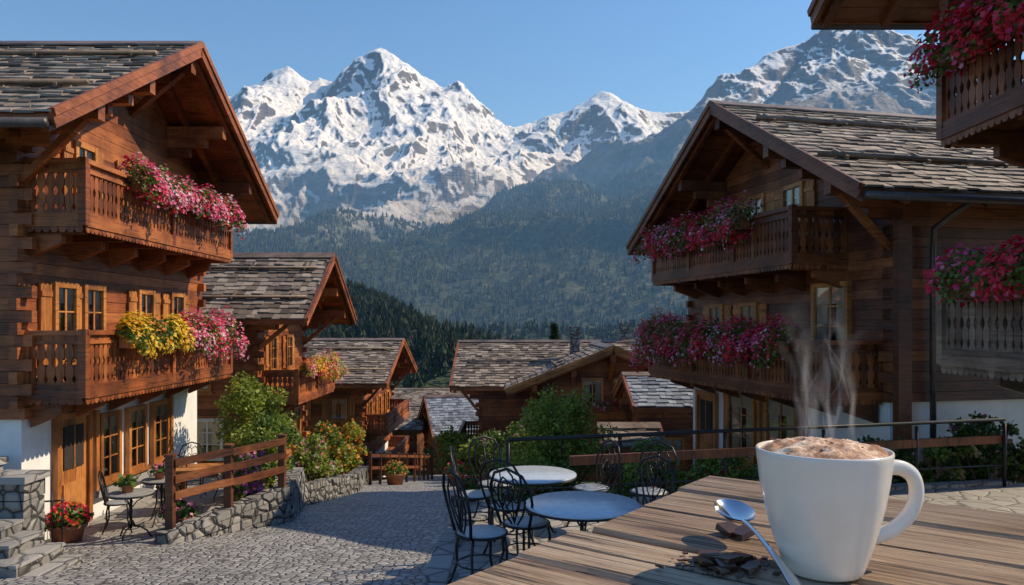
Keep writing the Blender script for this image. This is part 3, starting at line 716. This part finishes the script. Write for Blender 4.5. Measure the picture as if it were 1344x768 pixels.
def bistro_chair(x,y,z,rot,sc=1.08):
    m=MB(); m.tube(ring(0,0,.45,.2,24),.012,IRON,6,True); m.lathe([(0,.446),(.195,.446),(.198,.455),(.17,.468),(0,.46)],SEAT,24)
    for sx,sy in ((1,1),(-1,1),(1,-1),(-1,-1)):
        m.tube([(sx*.13,sy*.13,.45),(sx*.145,sy*.15,.33),(sx*.14,sy*.145,.2),(sx*.165,sy*.18,.08),(sx*.19,sy*.21,.0)],.012,IRON,6)
    m.tube(ring(0,0,.22,.19,20),.007,IRON,5,True)
    def bk(x_,z_): return (x_,-.16-.22*max(0,z_-.45)**1.1,z_)
    out=[(-.15,.45),(-.185,.55),(-.22,.68),(-.215,.80),(-.15,.91),(0,.96),(.15,.91),(.215,.80),(.22,.68),(.185,.55),(.15,.45)]
    m.tube([bk(*p) for p in out],.013,IRON,6)
    inn=[(-.03,.47),(-.10,.56),(-.145,.68),(-.13,.80),(-.065,.88),(0,.84),(.065,.88),(.13,.80),(.145,.68),(.10,.56),(.03,.47)]
    m.tube([bk(*p) for p in inn],.009,IRON,6)
    for sg in (-1,1):
        sp=[(sg*(.05+.045*math.cos(t)*(1-t/12)),.70+.055*math.sin(t)*(1-t/12)) for t in np.linspace(0,7.5,22)]
        m.tube([bk(*p) for p in sp],.007,IRON,5)
        m.tube([bk(*p) for p in ((sg*.0,.48),(sg*.03,.56),(sg*.07,.62),(sg*.095,.70))],.007,IRON,5)
    m.tube([bk(0,.47),bk(0,.66),bk(0,.83)],.007,IRON,5)
    mw=Mx((x,y,z),rot)@Matrix.Scale(sc,4); return m.obj('bistro_chair',None,mw)
zt=-.15
bistro_table(.67,7.3,zt,.55); bistro_table(.24,8.75,zt,.5)
def face(cx,cy,tx,ty,z=zt,sc=1.08): bistro_chair(cx,cy,z,math.atan2(-(tx-cx),ty-cy),sc)
face(-.28,7.0,.67,7.5,sc=1.18); face(.14,7.45,.50,7.9,sc=1.12); face(1.35,7.95,.67,7.3); face(-.42,8.75,.24,8.75); face(-.02,8.2,.24,8.75); face(.95,9.1,.24,8.75); face(1.6,8.9,.9,8.0); face(-.2,9.35,.24,8.75)

# ------------------------------------------------------------ left terrace of house A
m=MB(); poly=[(-7.0,9.6),(-5.15,9.9),(-5.0,11.0),(-4.0,13.2),(-4.4,15.6),(-7.0,16.8)]
m.add([(x,y,-.965) for x,y in poly],[tuple(range(len(poly)))],COBBLE2); m.obj('terrace_paving')
def stonewall(pts,zb,zt_,th,name,mat=STONEW):
    m=MB()
    for (a,b) in zip(pts[:-1],pts[1:]):
        A=Vector((*a[:2],0));B=Vector((*b[:2],0)); Ln=(B-A).length; d=(B-A).normalized(); sd=d.cross(Vector((0,0,1)))*th/2
        hA,hB=a[2],b[2]; rows=max(2,int((max(hA,hB)-zb)/.14))
        for r_ in range(rows):
            x=0
            while x<Ln:
                w=random.uniform(.14,.36); x2=min(x+w,Ln); t0=x/Ln;t1=x2/Ln
                def zz(t,f): return zb+(hA+(hB-hA)*t-zb)*f
                f0=r_/rows; f1=(r_+1)/rows; j=random.uniform(.9,1.12); g=.008; k1=random.uniform(-.015,.015); k2=random.uniform(-.015,.015)
                p=A+d*(x+g); q=A+d*(x2-g); s2=sd*j; s3=sd*j*.94
                m.hex([(p.x-s2.x,p.y-s2.y,zz(t0,f0)+.006),(q.x-s2.x,q.y-s2.y,zz(t1,f0)+.006+k1*.3),(q.x+s2.x,q.y+s2.y,zz(t1,f0)+.006),(p.x+s2.x,p.y+s2.y,zz(t0,f0)+.006),
                       (p.x-s3.x,p.y-s3.y,zz(t0,f1)-.006+k1),(q.x-s3.x,q.y-s3.y,zz(t1,f1)-.006+k2),(q.x+s3.x,q.y+s3.y,zz(t1,f1)-.006),(p.x+s3.x,p.y+s3.y,zz(t0,f1)-.006)],mat)
                x=x2
        s2=sd*.8
        m.hex([(A.x-s2.x,A.y-s2.y,zb),(B.x-s2.x,B.y-s2.y,zb),(B.x+s2.x,B.y+s2.y,zb),(A.x+s2.x,A.y+s2.y,zb),(A.x-s2.x,A.y-s2.y,hA-.02),(B.x-s2.x,B.y-s2.y,hB-.02),(B.x+s2.x,B.y+s2.y,hB-.02),(A.x+s2.x,A.y+s2.y,hA-.02)],mat)
    return m.obj(name)
stonewall([(-5.05,10.95,-.70),(-3.95,13.2,-.5),(-4.35,15.4,-.6)],-1.5,0,.3,'stone_retaining_wall')
m=MB(); pts=[(-5.0,11.15),(-4.5,12.1),(-3.97,13.15)]
for x,y in pts: m.box(x-.055,x+.055,y-.055,y+.055,-.8,.36,W_HD); m.box(x-.07,x+.07,y-.07,y+.07,.36,.39,W_HD)
for z in (.26,.02,-.22):
    for a,b in zip(pts[:-1],pts[1:]): m.beam((a[0]+.06,a[1],z),(b[0]+.06,b[1],z+.02),.05,.11,W_HD)
m.obj('wooden_fence')
bistro_table(-5.75,11.5,-.965,.32,.72,POTGR); bistro_table(-5.75,12.5,-.965,.3,.72,POTGR)
bistro_chair(-5.95,13.2,-.965,math.pi,1); bistro_chair(-6.2,12.0,-.965,-1.2,1); bistro_chair(-5.3,14.3,-.965,2.6,1); bistro_chair(-6.1,14.6,-.965,-2.6,1)
m=MB()
for i in range(5): m.box(-.7,.7,-.35+.14*i,-.35+.14*i+.13,.70,.74,W_HO)
for sx in (-.6,.6):
    for sy in (-.26,.26): m.box(sx-.035,sx+.035,sy-.035,sy+.035,0,.70,W_HO)
m.box(-.6,.6,-.29,-.25,.60,.69,W_HO); m.box(-.6,.6,.25,.29,.60,.69,W_HO)
m.obj('wooden_table',None,Mx((-5.25,13.5,-.965),.2))
def pot(x,y,z,r,h,fl,n=260,mat=TERRA,leaf=LEAF,fs=.035,sp=1.25):
    e=empty('potted_plant',(x,y,z)); m=MB(); m.lathe([(0,0),(r*.68,0),(r*.95,h*.84),(r*1.08,h*.84),(r*1.1,h),(r*.95,h),(r*.9,h*.9),(0,h*.9)],mat,24); m.obj('pot',e)
    c=Cloud(); P=rv(n*2)*(rng.random((n*2,1))**.4)*np.array([r*sp,r*sp,r*1.0]); P[:,2]=np.abs(P[:,2])+h; c.leaves(P,.09,leaf)
    if fl:
        for m_,k in fl:
            P=rv(k)*np.array([r*sp,r*sp,r*1.1]); P[:,2]=np.abs(P[:,2])+h+.03; c.flowers(P,P-np.array([0,0,h]),fs,m_)
    c.obj('foliage',e); return e
pot(-6.5,11.15,-.965,.24,.34,[(P_RED,90),(P_ORG,30)]); pot(-5.8,11.5,-.245,.1,.13,None,70); pot(-5.78,12.5,-.245,.09,.12,[(P_PINK,14)],60)
pot(-5.15,11.8,-.965,.2,.3,[(P_PINK,40)],200); pot(-6.55,14.9,-.965,.22,.34,[(P_RED,40)],200)
bush('flowering_shrub',(-4.5,12.9,-.96),(.35,.6,.62),3000,.06,LEAF,24,fl=[(P_PUR,300,.045),(P_PINK,120,.045)])
m=MB()
for i in range(8):
    x=-.45+.9*i/7; m.tube([(x,0,0),(x,0,.85+.08*math.sin(math.pi*i/7))],.009,IRON,5)
    m.tube([(x+.03*math.cos(t),0,.45+.05*math.sin(t)) for t in np.linspace(0,6.28,12)],.005,IRON,4)
for z in (.08,.75): m.tube([(-.48,0,z),(.48,0,z)],.013,IRON,6)
m.obj('iron_gate',None,Mx((-6.85,10.75,-.97),.25))
def blockstack(name,x,y,zb,w,d,h,rows):
    m=MB()
    for i in range(rows):
        z0=zb+h*i/rows; z1=zb+h*(i+1)/rows-.012; j=random.uniform(-.015,.015); k=max(1,int(w/.3))
        for q in range(k): m.box(x+w*q/k+.006,x+w*(q+1)/k-.006,y+j+random.uniform(-.012,.012),y+d+j,z0,z1,STONEW)
    m.box(x-.04,x+w+.04,y-.04,y+d+.04,zb+h,zb+h+.09,KERB); m.obj(name)
blockstack('stone_pillar',-6.75,9.75,-1.1,.5,.45,1.35,6)
blockstack('stone_pillar',-7.6,10.2,-1.1,.5,.45,1.45,6)
m=MB()
for i in range(4):
    xr=-5.4-.26*i; m.box(-7.6,xr-.02,8.47+.26*i,9.65,-.9+.001*i,-.66+.15*i,STONEW)
    xx=-7.62; 
    while xx<xr-.05:
        w_=min(random.uniform(.35,.6),xr-xx); m.box(xx+.004,xx+w_-.004,8.44+.26*i+random.uniform(-.012,.012),9.652,-.659+.15*i,-.62+.15*i+random.uniform(-.005,.005),KERB); xx+=w_
m.obj('stone_steps')

# ------------------------------------------------------------ shrubs & garden
bush('flowering_shrub',(-4.75,14.6,-1.2),(.75,.8,.95),6500,.075,LEAFY,32,mats2=LEAF)
bush('flowering_shrub',(-5.6,16.4,-1.2),(.85,.9,1.25),6500,.08,LEAFY,40,mats2=LEAFY,pw=.45)
bush('flowering_shrub',(-4.6,17.5,-1.6),(.6,.9,.7),3500,.08,LEAFY,24,fl=[(P_PINK,120,.05),(P_WHT,60,.05)])
bush('flowering_shrub',(-5.0,20.3,-1.9),(.7,1.2,.8),4000,.09,LEAFY,26,mats2=LEAF,fl=[(P_ORG,420,.06),(P_YEL,150,.06)])
bush('flowering_shrub',(-5.0,23.3,-2.4),(.7,1.4,.95),3600,.1,LEAFY,26,fl=[(P_ORG,350,.07),(P_YEL,150,.07)])
bush('garden_shrub',(.3,13.4,-1.3),(.9,.7,.75),5000,.07,LEAFY,40,mats2=LEAF)
bush('garden_tree',(.95,15.2,-1.5),(1.2,.9,1.36),9000,.075,LEAFY,90,mats2=LEAFY,pw=.5)
bush('garden_shrub',(2.2,13.4,-1.3),(.9,.7,.8),4500,.07,LEAFY,30,mats2=LEAF)
bush('garden_shrub',(3.6,13.0,-1.3),(1.0,.6,.8),4500,.07,LEAF,30,mats2=LEAFY,fl=[(P_RED,60,.05)])
bush('garden_shrub',(6.0,11.9,-.9),(1.2,.45,.78),7500,.075,LEAF,36,mats2=LEAFD)
bush('garden_shrub',(7.6,12.1,-.9),(1.2,.5,.95),7500,.075,LEAF,36,mats2=LEAFD,fl=[(P_PINK,50,.05)])
bush('garden_shrub',(4.9,12.0,-1.0),(.6,.4,.6),3500,.07,LEAF,24,mats2=LEAFY)
bush('garden_shrub',(-1.0,24.5,-2.6),(1.0,1.0,.8),3500,.12,LEAF,26,mats2=LEAFY)
bush('garden_shrub',(-2.3,30,-3.9),(1.2,1.2,1.1),3500,.14,LEAF,26,mats2=LEAFY)
bush('garden_shrub',(.2,21,-2.1),(1.1,1.0,.9),3500,.11,LEAF,26,mats2=LEAFY,fl=[(P_PINK,60,.07)])
pot(-1.5,20.5,-2.05,.25,.35,[(P_RED,40)],160); pot(-3.3,21.5,-2.3,.28,.4,[(P_ORG,60)],160); pot(-.9,16.5,-1.55,.2,.3,[(P_RED,40)],160)
stonewall([(-4.35,15.4,-.95),(-3.9,18.6,-1.35),(-4.4,22.5,-1.9)],-2.6,0,.3,'stone_garden_wall')
m=MB(); 
P0=[(-4.0,21.5),(-3.2,25),(-2.9,29)]
for a,b in zip(P0[:-1],P0[1:]):
    za=float(gp(a[1]));zb_=float(gp(b[1]))
    for k in range(5):
        t=k/5; x=a[0]+(b[0]-a[0])*t; y=a[1]+(b[1]-a[1])*t; z=za+(zb_-za)*t; m.box(x-.04,x+.04,y-.04,y+.04,z-.2,z+.95,W_HD)
    for dz in (.85,.5): m.beam((a[0],a[1],za+dz),(b[0],b[1],zb_+dz),.05,.08,W_HD)
m.obj('wooden_fence')

# conifers
def conifers(name,pts,hs,tiers=4,sides=7,mat=CONIF):
    b=0; pts=np.asarray(pts); n=len(pts); hs=np.asarray(hs)
    allV=[];allF=[];allR=[]
    for k in range(tiers):
        f0=.08+.92*k/tiers*.92; f1=min(1.0,f0+1.55/tiers*.9); rad=.23*(1-k/tiers)**.85+.03
        a=np.arange(sides*2)*np.pi/sides+k*.4
        jit=rng.uniform(.65,1.2,(n,sides*2))*np.where(np.arange(sides*2)%2==0,1,.5)
        rr=rad*jit*hs[:,None]
        base=np.stack([pts[:,None,0]+rr*np.cos(a),pts[:,None,1]+rr*np.sin(a),pts[:,None,2]+hs[:,None]*(f0+rng.uniform(-.03,.01,(n,sides*2)))],-1)
        tip=np.stack([pts[:,0],pts[:,1],pts[:,2]+hs*f1],-1)[:,None,:]
        vv=np.concatenate([base,tip],1); nv=sides*2+1
        ff=np.array([[i,(i+1)%(sides*2),sides*2] for i in range(sides*2)])
        off=(np.arange(n)*nv)[:,None,None]+b; allV.append(vv.reshape(-1,3)); allF.append((ff[None]+off).reshape(-1,3)); allR.append(np.repeat(rng.random(n),sides*2)); b+=n*nv
    return npmesh(name,np.concatenate(allV),np.concatenate(allF),[mat],None,np.concatenate(allR))
def scatter(n,a0,a1,r0,r1,fn,zmax=1e9,cut=-.35):
    a=np.radians(rng.uniform(a0,a1,n)); r=np.sqrt(rng.uniform(r0*r0,r1*r1,n)); x=r*np.sin(a); y=r*np.cos(a); z=fn(x,y)
    k=(fbm(x/60,y/60,3,66)>cut)&(z<zmax)
    return np.stack([x,y,z-1],1)[k]
p=scatter(5200,-30,5,330,760,hills_h); conifers('conifer_forest',p,rng.uniform(8,15,len(p)))
p=scatter(6500,-6,40,620,1300,hills_h); conifers('conifer_forest',p,rng.uniform(8,15,len(p)),3,6)
p=scatter(28000,-14,28,1150,3300,right_h,800,-.45); conifers('conifer_forest',p,rng.uniform(11,19,len(p)),2,4)
p=scatter(26000,-24,4,1900,3700,massif_h,360,-.3); conifers('conifer_forest',p,rng.uniform(12,20,len(p)),2,4)
def detailed_conifer(x,y,z,h):
    e=empty('spruce_tree',(x,y,z)); m=MB(); m.tube([(0,0,-.3),(0,0,h*.5),(0,0,h)],[h*.022,h*.013,.01],BARK,7); m.obj('trunk',e)
    c=Cloud(); n=3800; t=rng.random(n)**.8; rad=(1-t)*h*.2*(.35+.65*rng.random(n)**.5)*(.75+.25*np.sin(t*h*7)); a=rng.uniform(0,2*np.pi,n)
    P=np.stack([rad*np.cos(a),rad*np.sin(a),h*(.1+.9*t)-rad*.3],1); c.leaves(P,h*.03,CONIF,.3,1); c.obj('foliage',e)
detailed_conifer(2.9,52,-8,10.2); detailed_conifer(5.2,58,-9,8.6); detailed_conifer(-8.2,42,-6.5,6.5); detailed_conifer(-4.2,75,-12,10)

# ------------------------------------------------------------ foreground table, cup, spoon, chocolate
Z0=2.12
def tablewood():
    t=NT('weathered_tabletop'); g=t.noise(t.pos(scale=(1.6,26,26)),2.4,8,.72,1.2); g2=t.noise(t.pos(scale=(4,120,60)),2,4,.7,.4)
    big=t.noise(t.pos(),6,4,.6); r=t.rnd()
    f=t.math('ADD',t.math('MULTIPLY',g,1.0),t.math('ADD',t.math('MULTIPLY',g2,.42),t.math('MULTIPLY',t.math('ADD',r,big),.22))); f=t.math('SUBTRACT',f,.36)
    c=t.ramp(f,[(.28,(.030,.018,.012)),(.40,(.14,.083,.048)),(.55,(.31,.205,.122)),(.78,(.52,.39,.26))])
    c=t.mix(t.ramp(big,[(.45,0.0),(.68,.40)]),c,(.26,.21,.165))
    ck=t.noise(t.pos(scale=(1.1,42,42)),2.0,4,.6,1.5); crack=t.ramp(ck,[(.375,0.0),(.415,1.0)])
    c=t.mix(1.0,c,t.ramp(ck,[(.36,.10),(.42,1.0)]),'MULTIPLY')
    t.col(c); t.rough(.55); t.bump(t.math('ADD',t.math('ADD',g,t.math('MULTIPLY',g2,.5)),t.math('MULTIPLY',crack,1.2)),1.0,.0038); return t.m
TW=tablewood()
e=empty('wooden_table',(.243,.905,Z0),math.radians(-37.3))
m=MB(); y=0
for i in range(9):
    w=[.098,.092,.105,.095,.1,.09,.1,.1,.1][i]; x0=random.uniform(-.009,.006); ya=-y-w+.0026; yb=-y-.0026; b=.0035; t=.032
    z1=random.uniform(-.0014,.0006); nseg=24
    V=[];Fs=[]
    for s_ in range(nseg+1):
        x=x0+1.5*s_/nseg; wa=.0014*math.sin(x*31+i*4)+.0009*math.sin(x*83+i); wb=.0014*math.sin(x*27+i*7)+.0009*math.sin(x*71)
        for yy,zz in ((ya+wa,-t),(ya+wa,z1-b),(ya+b+wa,z1),(yb-b+wb,z1),(yb+wb,z1-b),(yb+wb,-t)): V.append((x,yy,zz))
    for s_ in range(nseg):
        for k in range(6): l=(k+1)%6; Fs.append((s_*6+k,s_*6+l,s_*6+6+l,s_*6+6+k))
    Fs.append((0,1,2,3,4,5)); Fs.append(tuple(nseg*6+k for k in (5,4,3,2,1,0))); m.add(V,Fs,TW); y+=w
m.obj('table_top',e)
m=MB()
for x in (.12,1.3):
    m.box(x,x+.08,-y+.05,-.05,-.11,-.0325,W_GR)
    for yy in (-.13,-y+.06): m.box(x,x+.075,yy,yy+.075,-.74,-.111,W_GR)
m.obj('table_legs',e)
m=MB(); m.box(-.9,3.2,-2.2,1.35,-.7,Z0-.742,STONEW); m.box(-.95,3.25,-2.25,1.4,Z0-.7415,Z0-.7405,COBBLE2); m.obj('stone_terrace')
def cer():
    t=NT('cream_ceramic'); n=t.noise(t.pos(),60,3,.5); t.col(t.ramp(n,[(.3,(.77,.71,.61)),(.7,(.81,.75,.66))])); t.rough(.22); t.b.inputs['Coat Weight'].default_value=.4
    return t.m
CER=cer()
cup=empty('coffee_mug',(.2265,.555,Z0)); m=MB()
prof=[(0,.002),(.020,.002),(.0215,0),(.025,0),(.0270,.0015),(.0288,.006),(.0328,.018),(.0375,.034),(.0416,.051),(.0446,.068),(.0464,.0835),(.0470,.0875),(.0467,.0890),(.0456,.0893),(.0446,.0885),(.0438,.084),(.0415,.070),(.040,.06)]
m.lathe(prof,CER,72)
hp=[(.0405,.0700),(.050,.0735),(.061,.0735),(.0705,.0680),(.0742,.0580),(.0725,.0460),(.065,.0350),(.053,.0270),(.042,.0235),(.033,.023)]
HP=[]
for i in range(len(hp)-1):
    p0=hp[max(i-1,0)];p1=hp[i];p2=hp[i+1];p3=hp[min(i+2,len(hp)-1)]
    for k in range(5):
        t=k/5; q=[.5*((2*p1[c])+(-p0[c]+p2[c])*t+(2*p0[c]-5*p1[c]+4*p2[c]-p3[c])*t*t+(-p0[c]+3*p1[c]-3*p2[c]+p3[c])*t**3) for c in (0,1)]; HP.append((q[0],0,q[1]))
m.T=Matrix.Rotation(math.radians(8),4,'Z'); m.tube(HP,.0044,CER,14,flat=1.3); m.T=Matrix.Identity(4)
m.obj('mug_body',cup)
def foam():
    t=NT('cocoa_foam'); n=t.noise(t.pos(),60,6,.65,.8); n2=t.noise(t.pos(),520,4,.7); n3=t.noise(t.pos(),34,3,.5)
    f=t.math('ADD',t.math('MULTIPLY',n,.50),t.math('ADD',t.math('MULTIPLY',n2,.28),t.math('MULTIPLY',n3,.27)))
    t.col(t.ramp(f,[(.43,(.20,.080,.035)),(.50,(.38,.19,.10)),(.555,(.58,.37,.24)),(.63,(.82,.70,.56))])); t.rough(.75); t.bump(t.math('ADD',n,n2),.5,.0015)
    return t.m
R_,A_=np.meshgrid(np.linspace(0,.0443,34),np.linspace(0,2*np.pi,91),indexing='ij'); X=R_*np.cos(A_);Y=R_*np.sin(A_)
q=np.clip(1-(R_/.0443)**2,0,1)
Zf=.0858+.0085*q**.55+(.0026*fbm(X*60,Y*60,3,12)+.0007*ridged(X*150,Y*150,3,6))*np.clip(q*3,0,1)
npmesh('cocoa_foam',np.stack([X,Y,Zf],-1),gridfaces(34,91),[foam()],smooth=True,parent=cup)
CH=simple('dark_chocolate',(.055,.022,.010),.4,ns=90,var=.4,bump=.3,bd=.001)
def shard(m,c,s,mat=CH):
    p=[Vector((random.uniform(.7,1)*sx,random.uniform(.7,1)*sy,random.uniform(.5,1)*sz))*s for sz in (-.35,.35) for sx,sy in ((-1,-1),(1,-1),(1,1),(-1,1))]
    M=Matrix.Rotation(random.uniform(0,6.3),3,'Z')@Matrix.Rotation(random.uniform(-.35,.35),3,'X'); p=[M@v for v in p]; lo=min(v.z for v in p)
    m.hex([(v.x+c[0],v.y+c[1],v.z-lo+c[2]) for v in p],mat)
m=MB()
for i in range(26):
    a=random.uniform(0,6.28); r_=random.random()**.6*.030; m_s=random.uniform(.0005,.0012); x,y_=r_*math.cos(a),r_*math.sin(a); shard(m,(x,y_,.0850+.0088*(1-(r_/.0443)**2)**.55),m_s)
m.obj('chocolate_flakes',cup)
SIL=simple('polished_steel',(.72,.72,.73),.16,1.0,ns=30,var=.04,bump=0)
m=MB(); NL,NW=20,10; V=[];Fs=[]
for i in range(NL+1):
    t=i/NL; yy=-.024+.048*t; hw=.0155*math.sqrt(max(0,1-((t-.53)/.53)**2)) if t<.53 else .0155*math.sqrt(max(0,1-((t-.53)/.475)**2))
    for k in range(NW+1):
        u=-1+2*k/NW; z=.0095-.0075*(1-u*u)*math.sin(math.pi*min(1,max(0,t)))**.6; V.append((u*max(hw,.0015),yy,z))
for i in range(NL):
    for k in range(NW): a=i*(NW+1)+k; Fs.append((a,a+1,a+NW+2,a+NW+1))
m.add(V,Fs,SIL,.5,True)
V2=[(x,y_,z-.0011) for x,y_,z in V]; m.add(V2,[tuple(reversed(f)) for f in Fs],SIL,.5,True)
hd=[(0,-.022,.0086),(0,-.032,.0098),(0,-.05,.0105),(0,-.075,.0100),(0,-.10,.0085),(0,-.122,.006),(0,-.135,.004)]
V=[];Fs=[]; ws=[.0030,.0023,.0020,.0024,.0034,.0048,.003]
for (x,y_,z),w in zip(hd,ws):
    for dx,dz in ((-w,0),(-w*.6,.0009),(w*.6,.0009),(w,0),(w*.6,-.0009),(-w*.6,-.0009)): V.append((dx,y_,z+dz))
for i in range(len(hd)-1):
    for k in range(6): l=(k+1)%6; Fs.append((i*6+k,i*6+l,i*6+6+l,i*6+6+k))
m.add(V,Fs,SIL,.5,True)
m.obj('spoon',None,Matrix.Translation((.1895,.500,Z0-.001))@Matrix.Rotation(math.radians(2),4,'Z')@Matrix.Rotation(math.radians(7.5),4,'X')@Matrix.Translation((0,.135,0)))
m=MB()
for (x,y_,s_) in ((.150,.580,.009),(.161,.568,.010),(.172,.576,.009),(.157,.558,.007),(.178,.560,.006),(.143,.563,.006),(.172,.551,.006),(.151,.548,.005),(.139,.572,.004),(.186,.650,.010),(.194,.640,.009)): shard(m,(x,y_,Z0+.0003),s_)
for i in range(110): shard(m,(.161+random.gauss(0,.018),.564+random.gauss(0,.012),Z0+.0003),random.uniform(.0006,.0028))
m.obj('chocolate_pieces')
def steamm():
    t=NT('steam'); t.t.nodes.remove(t.b); uv=t.n('ShaderNodeAttribute'); uv.attribute_name='edge'
    tr=t.n('ShaderNodeBsdfTransparent'); df=t.n('ShaderNodeBsdfTranslucent'); d2=t.n('ShaderNodeBsdfDiffuse'); ad=t.n('ShaderNodeMixShader')
    for d in (df,d2): d.inputs[0].default_value=(.95,.95,.95,1)
    t.l(df.outputs[0],ad.inputs[1]); t.l(d2.outputs[0],ad.inputs[2])
    n=t.noise(t.pos(scale=(45,45,14)),1,3,.5,.8); al=t.math('MULTIPLY',uv.outputs['Fac'],t.ramp(n,[(.3,0.1),(.7,1.0)]))
    al=t.math('MULTIPLY',al,.27,True); mx=t.n('ShaderNodeMixShader'); t.l(al,mx.inputs[0]); t.l(tr.outputs[0],mx.inputs[1]); t.l(ad.outputs[0],mx.inputs[2]); t.l(mx.outputs[0],t.out.inputs['Surface']); return t.m
ST=steamm(); se=empty('steam',(.2265,.555,Z0+.09))
for j in range(13):
    NS,NWd=60,10; s_=np.linspace(0,1,NS)[:,None]; u=np.linspace(-1,1,NWd+1)[None,:]
    ph=j*1.7; bx=-.020+.0033*j; hgt=.080+.040*((j*37)%10)/10
    cxp=bx*.9+ (.009*np.sin(s_*5.5+ph)+.004*np.sin(s_*11+ph*2))*(.3+s_); cyp=.012*np.sin(ph*3)+.008*np.sin(s_*4+ph)
    wd=(.0040+.008*s_)*(.8+.3*np.sin(s_*9+ph)); an=ph+s_*2.0
    X=cxp+wd*u*np.cos(an*.4); Y=cyp+wd*u*np.sin(an)*.8; Zs=s_*hgt+0*u
    o=npmesh('wisp',np.stack([X,Y,Zs],-1),gridfaces(NS,NWd+1),[ST],smooth=True,parent=se)
    ed=((1-np.abs(u)**1.2)**1.3*np.clip(s_*5,0,1)*(1-s_)**.8)*np.ones_like(X); a=o.data.attributes.new('edge','FLOAT','POINT'); a.data.foreach_set('value',ed.astype(np.float32).ravel())

# ------------------------------------------------------------ light, sky, camera
w=bpy.data.worlds.new("World"); scene.world=w; w.use_nodes=True; nt=w.node_tree; nt.nodes.clear()
o=nt.nodes.new('ShaderNodeOutputWorld'); b=nt.nodes.new('ShaderNodeBackground'); s=nt.nodes.new('ShaderNodeTexSky'); s.sky_type='NISHITA'; s.sun_disc=False
s.sun_elevation=EL; s.sun_rotation=AZ; s.altitude=1200; s.air_density=1.25; s.dust_density=.1; s.ozone_density=3.5; b.inputs[1].default_value=.15
mx=nt.nodes.new('ShaderNodeMix'); mx.data_type='RGBA'; mx.blend_type='MULTIPLY'; mx.inputs[0].default_value=1.0; mx.inputs[7].default_value=(.74,.93,1.10,1)
nt.links.new(s.outputs[0],mx.inputs[6]); nt.links.new(mx.outputs[2],b.inputs[0]); nt.links.new(b.outputs[0],o.inputs[0])
sd=bpy.data.lights.new('sun','SUN'); sd.energy=5.0; sd.angle=math.radians(.55); sd.color=(1,.83,.60)
so=bpy.data.objects.new('sun',sd); COL.objects.link(so)
dirv=Vector((math.sin(AZ)*math.cos(EL),math.cos(AZ)*math.cos(EL),math.sin(EL))); so.rotation_euler=dirv.to_track_quat('Z','Y').to_euler(); so.location=(20,20,30)
cd=bpy.data.cameras.new('camera'); co=bpy.data.objects.new('camera',cd); COL.objects.link(co); co.location=(0,0,H); co.rotation_euler=(math.pi/2,0,0)
cd.sensor_width=36; cd.lens=F/1344*36; cd.shift_y=41/1344; cd.clip_start=.03; cd.clip_end=30000
scene.camera=co
scene.view_settings.view_transform='Standard'; scene.view_settings.look='None'; scene.view_settings.exposure=0
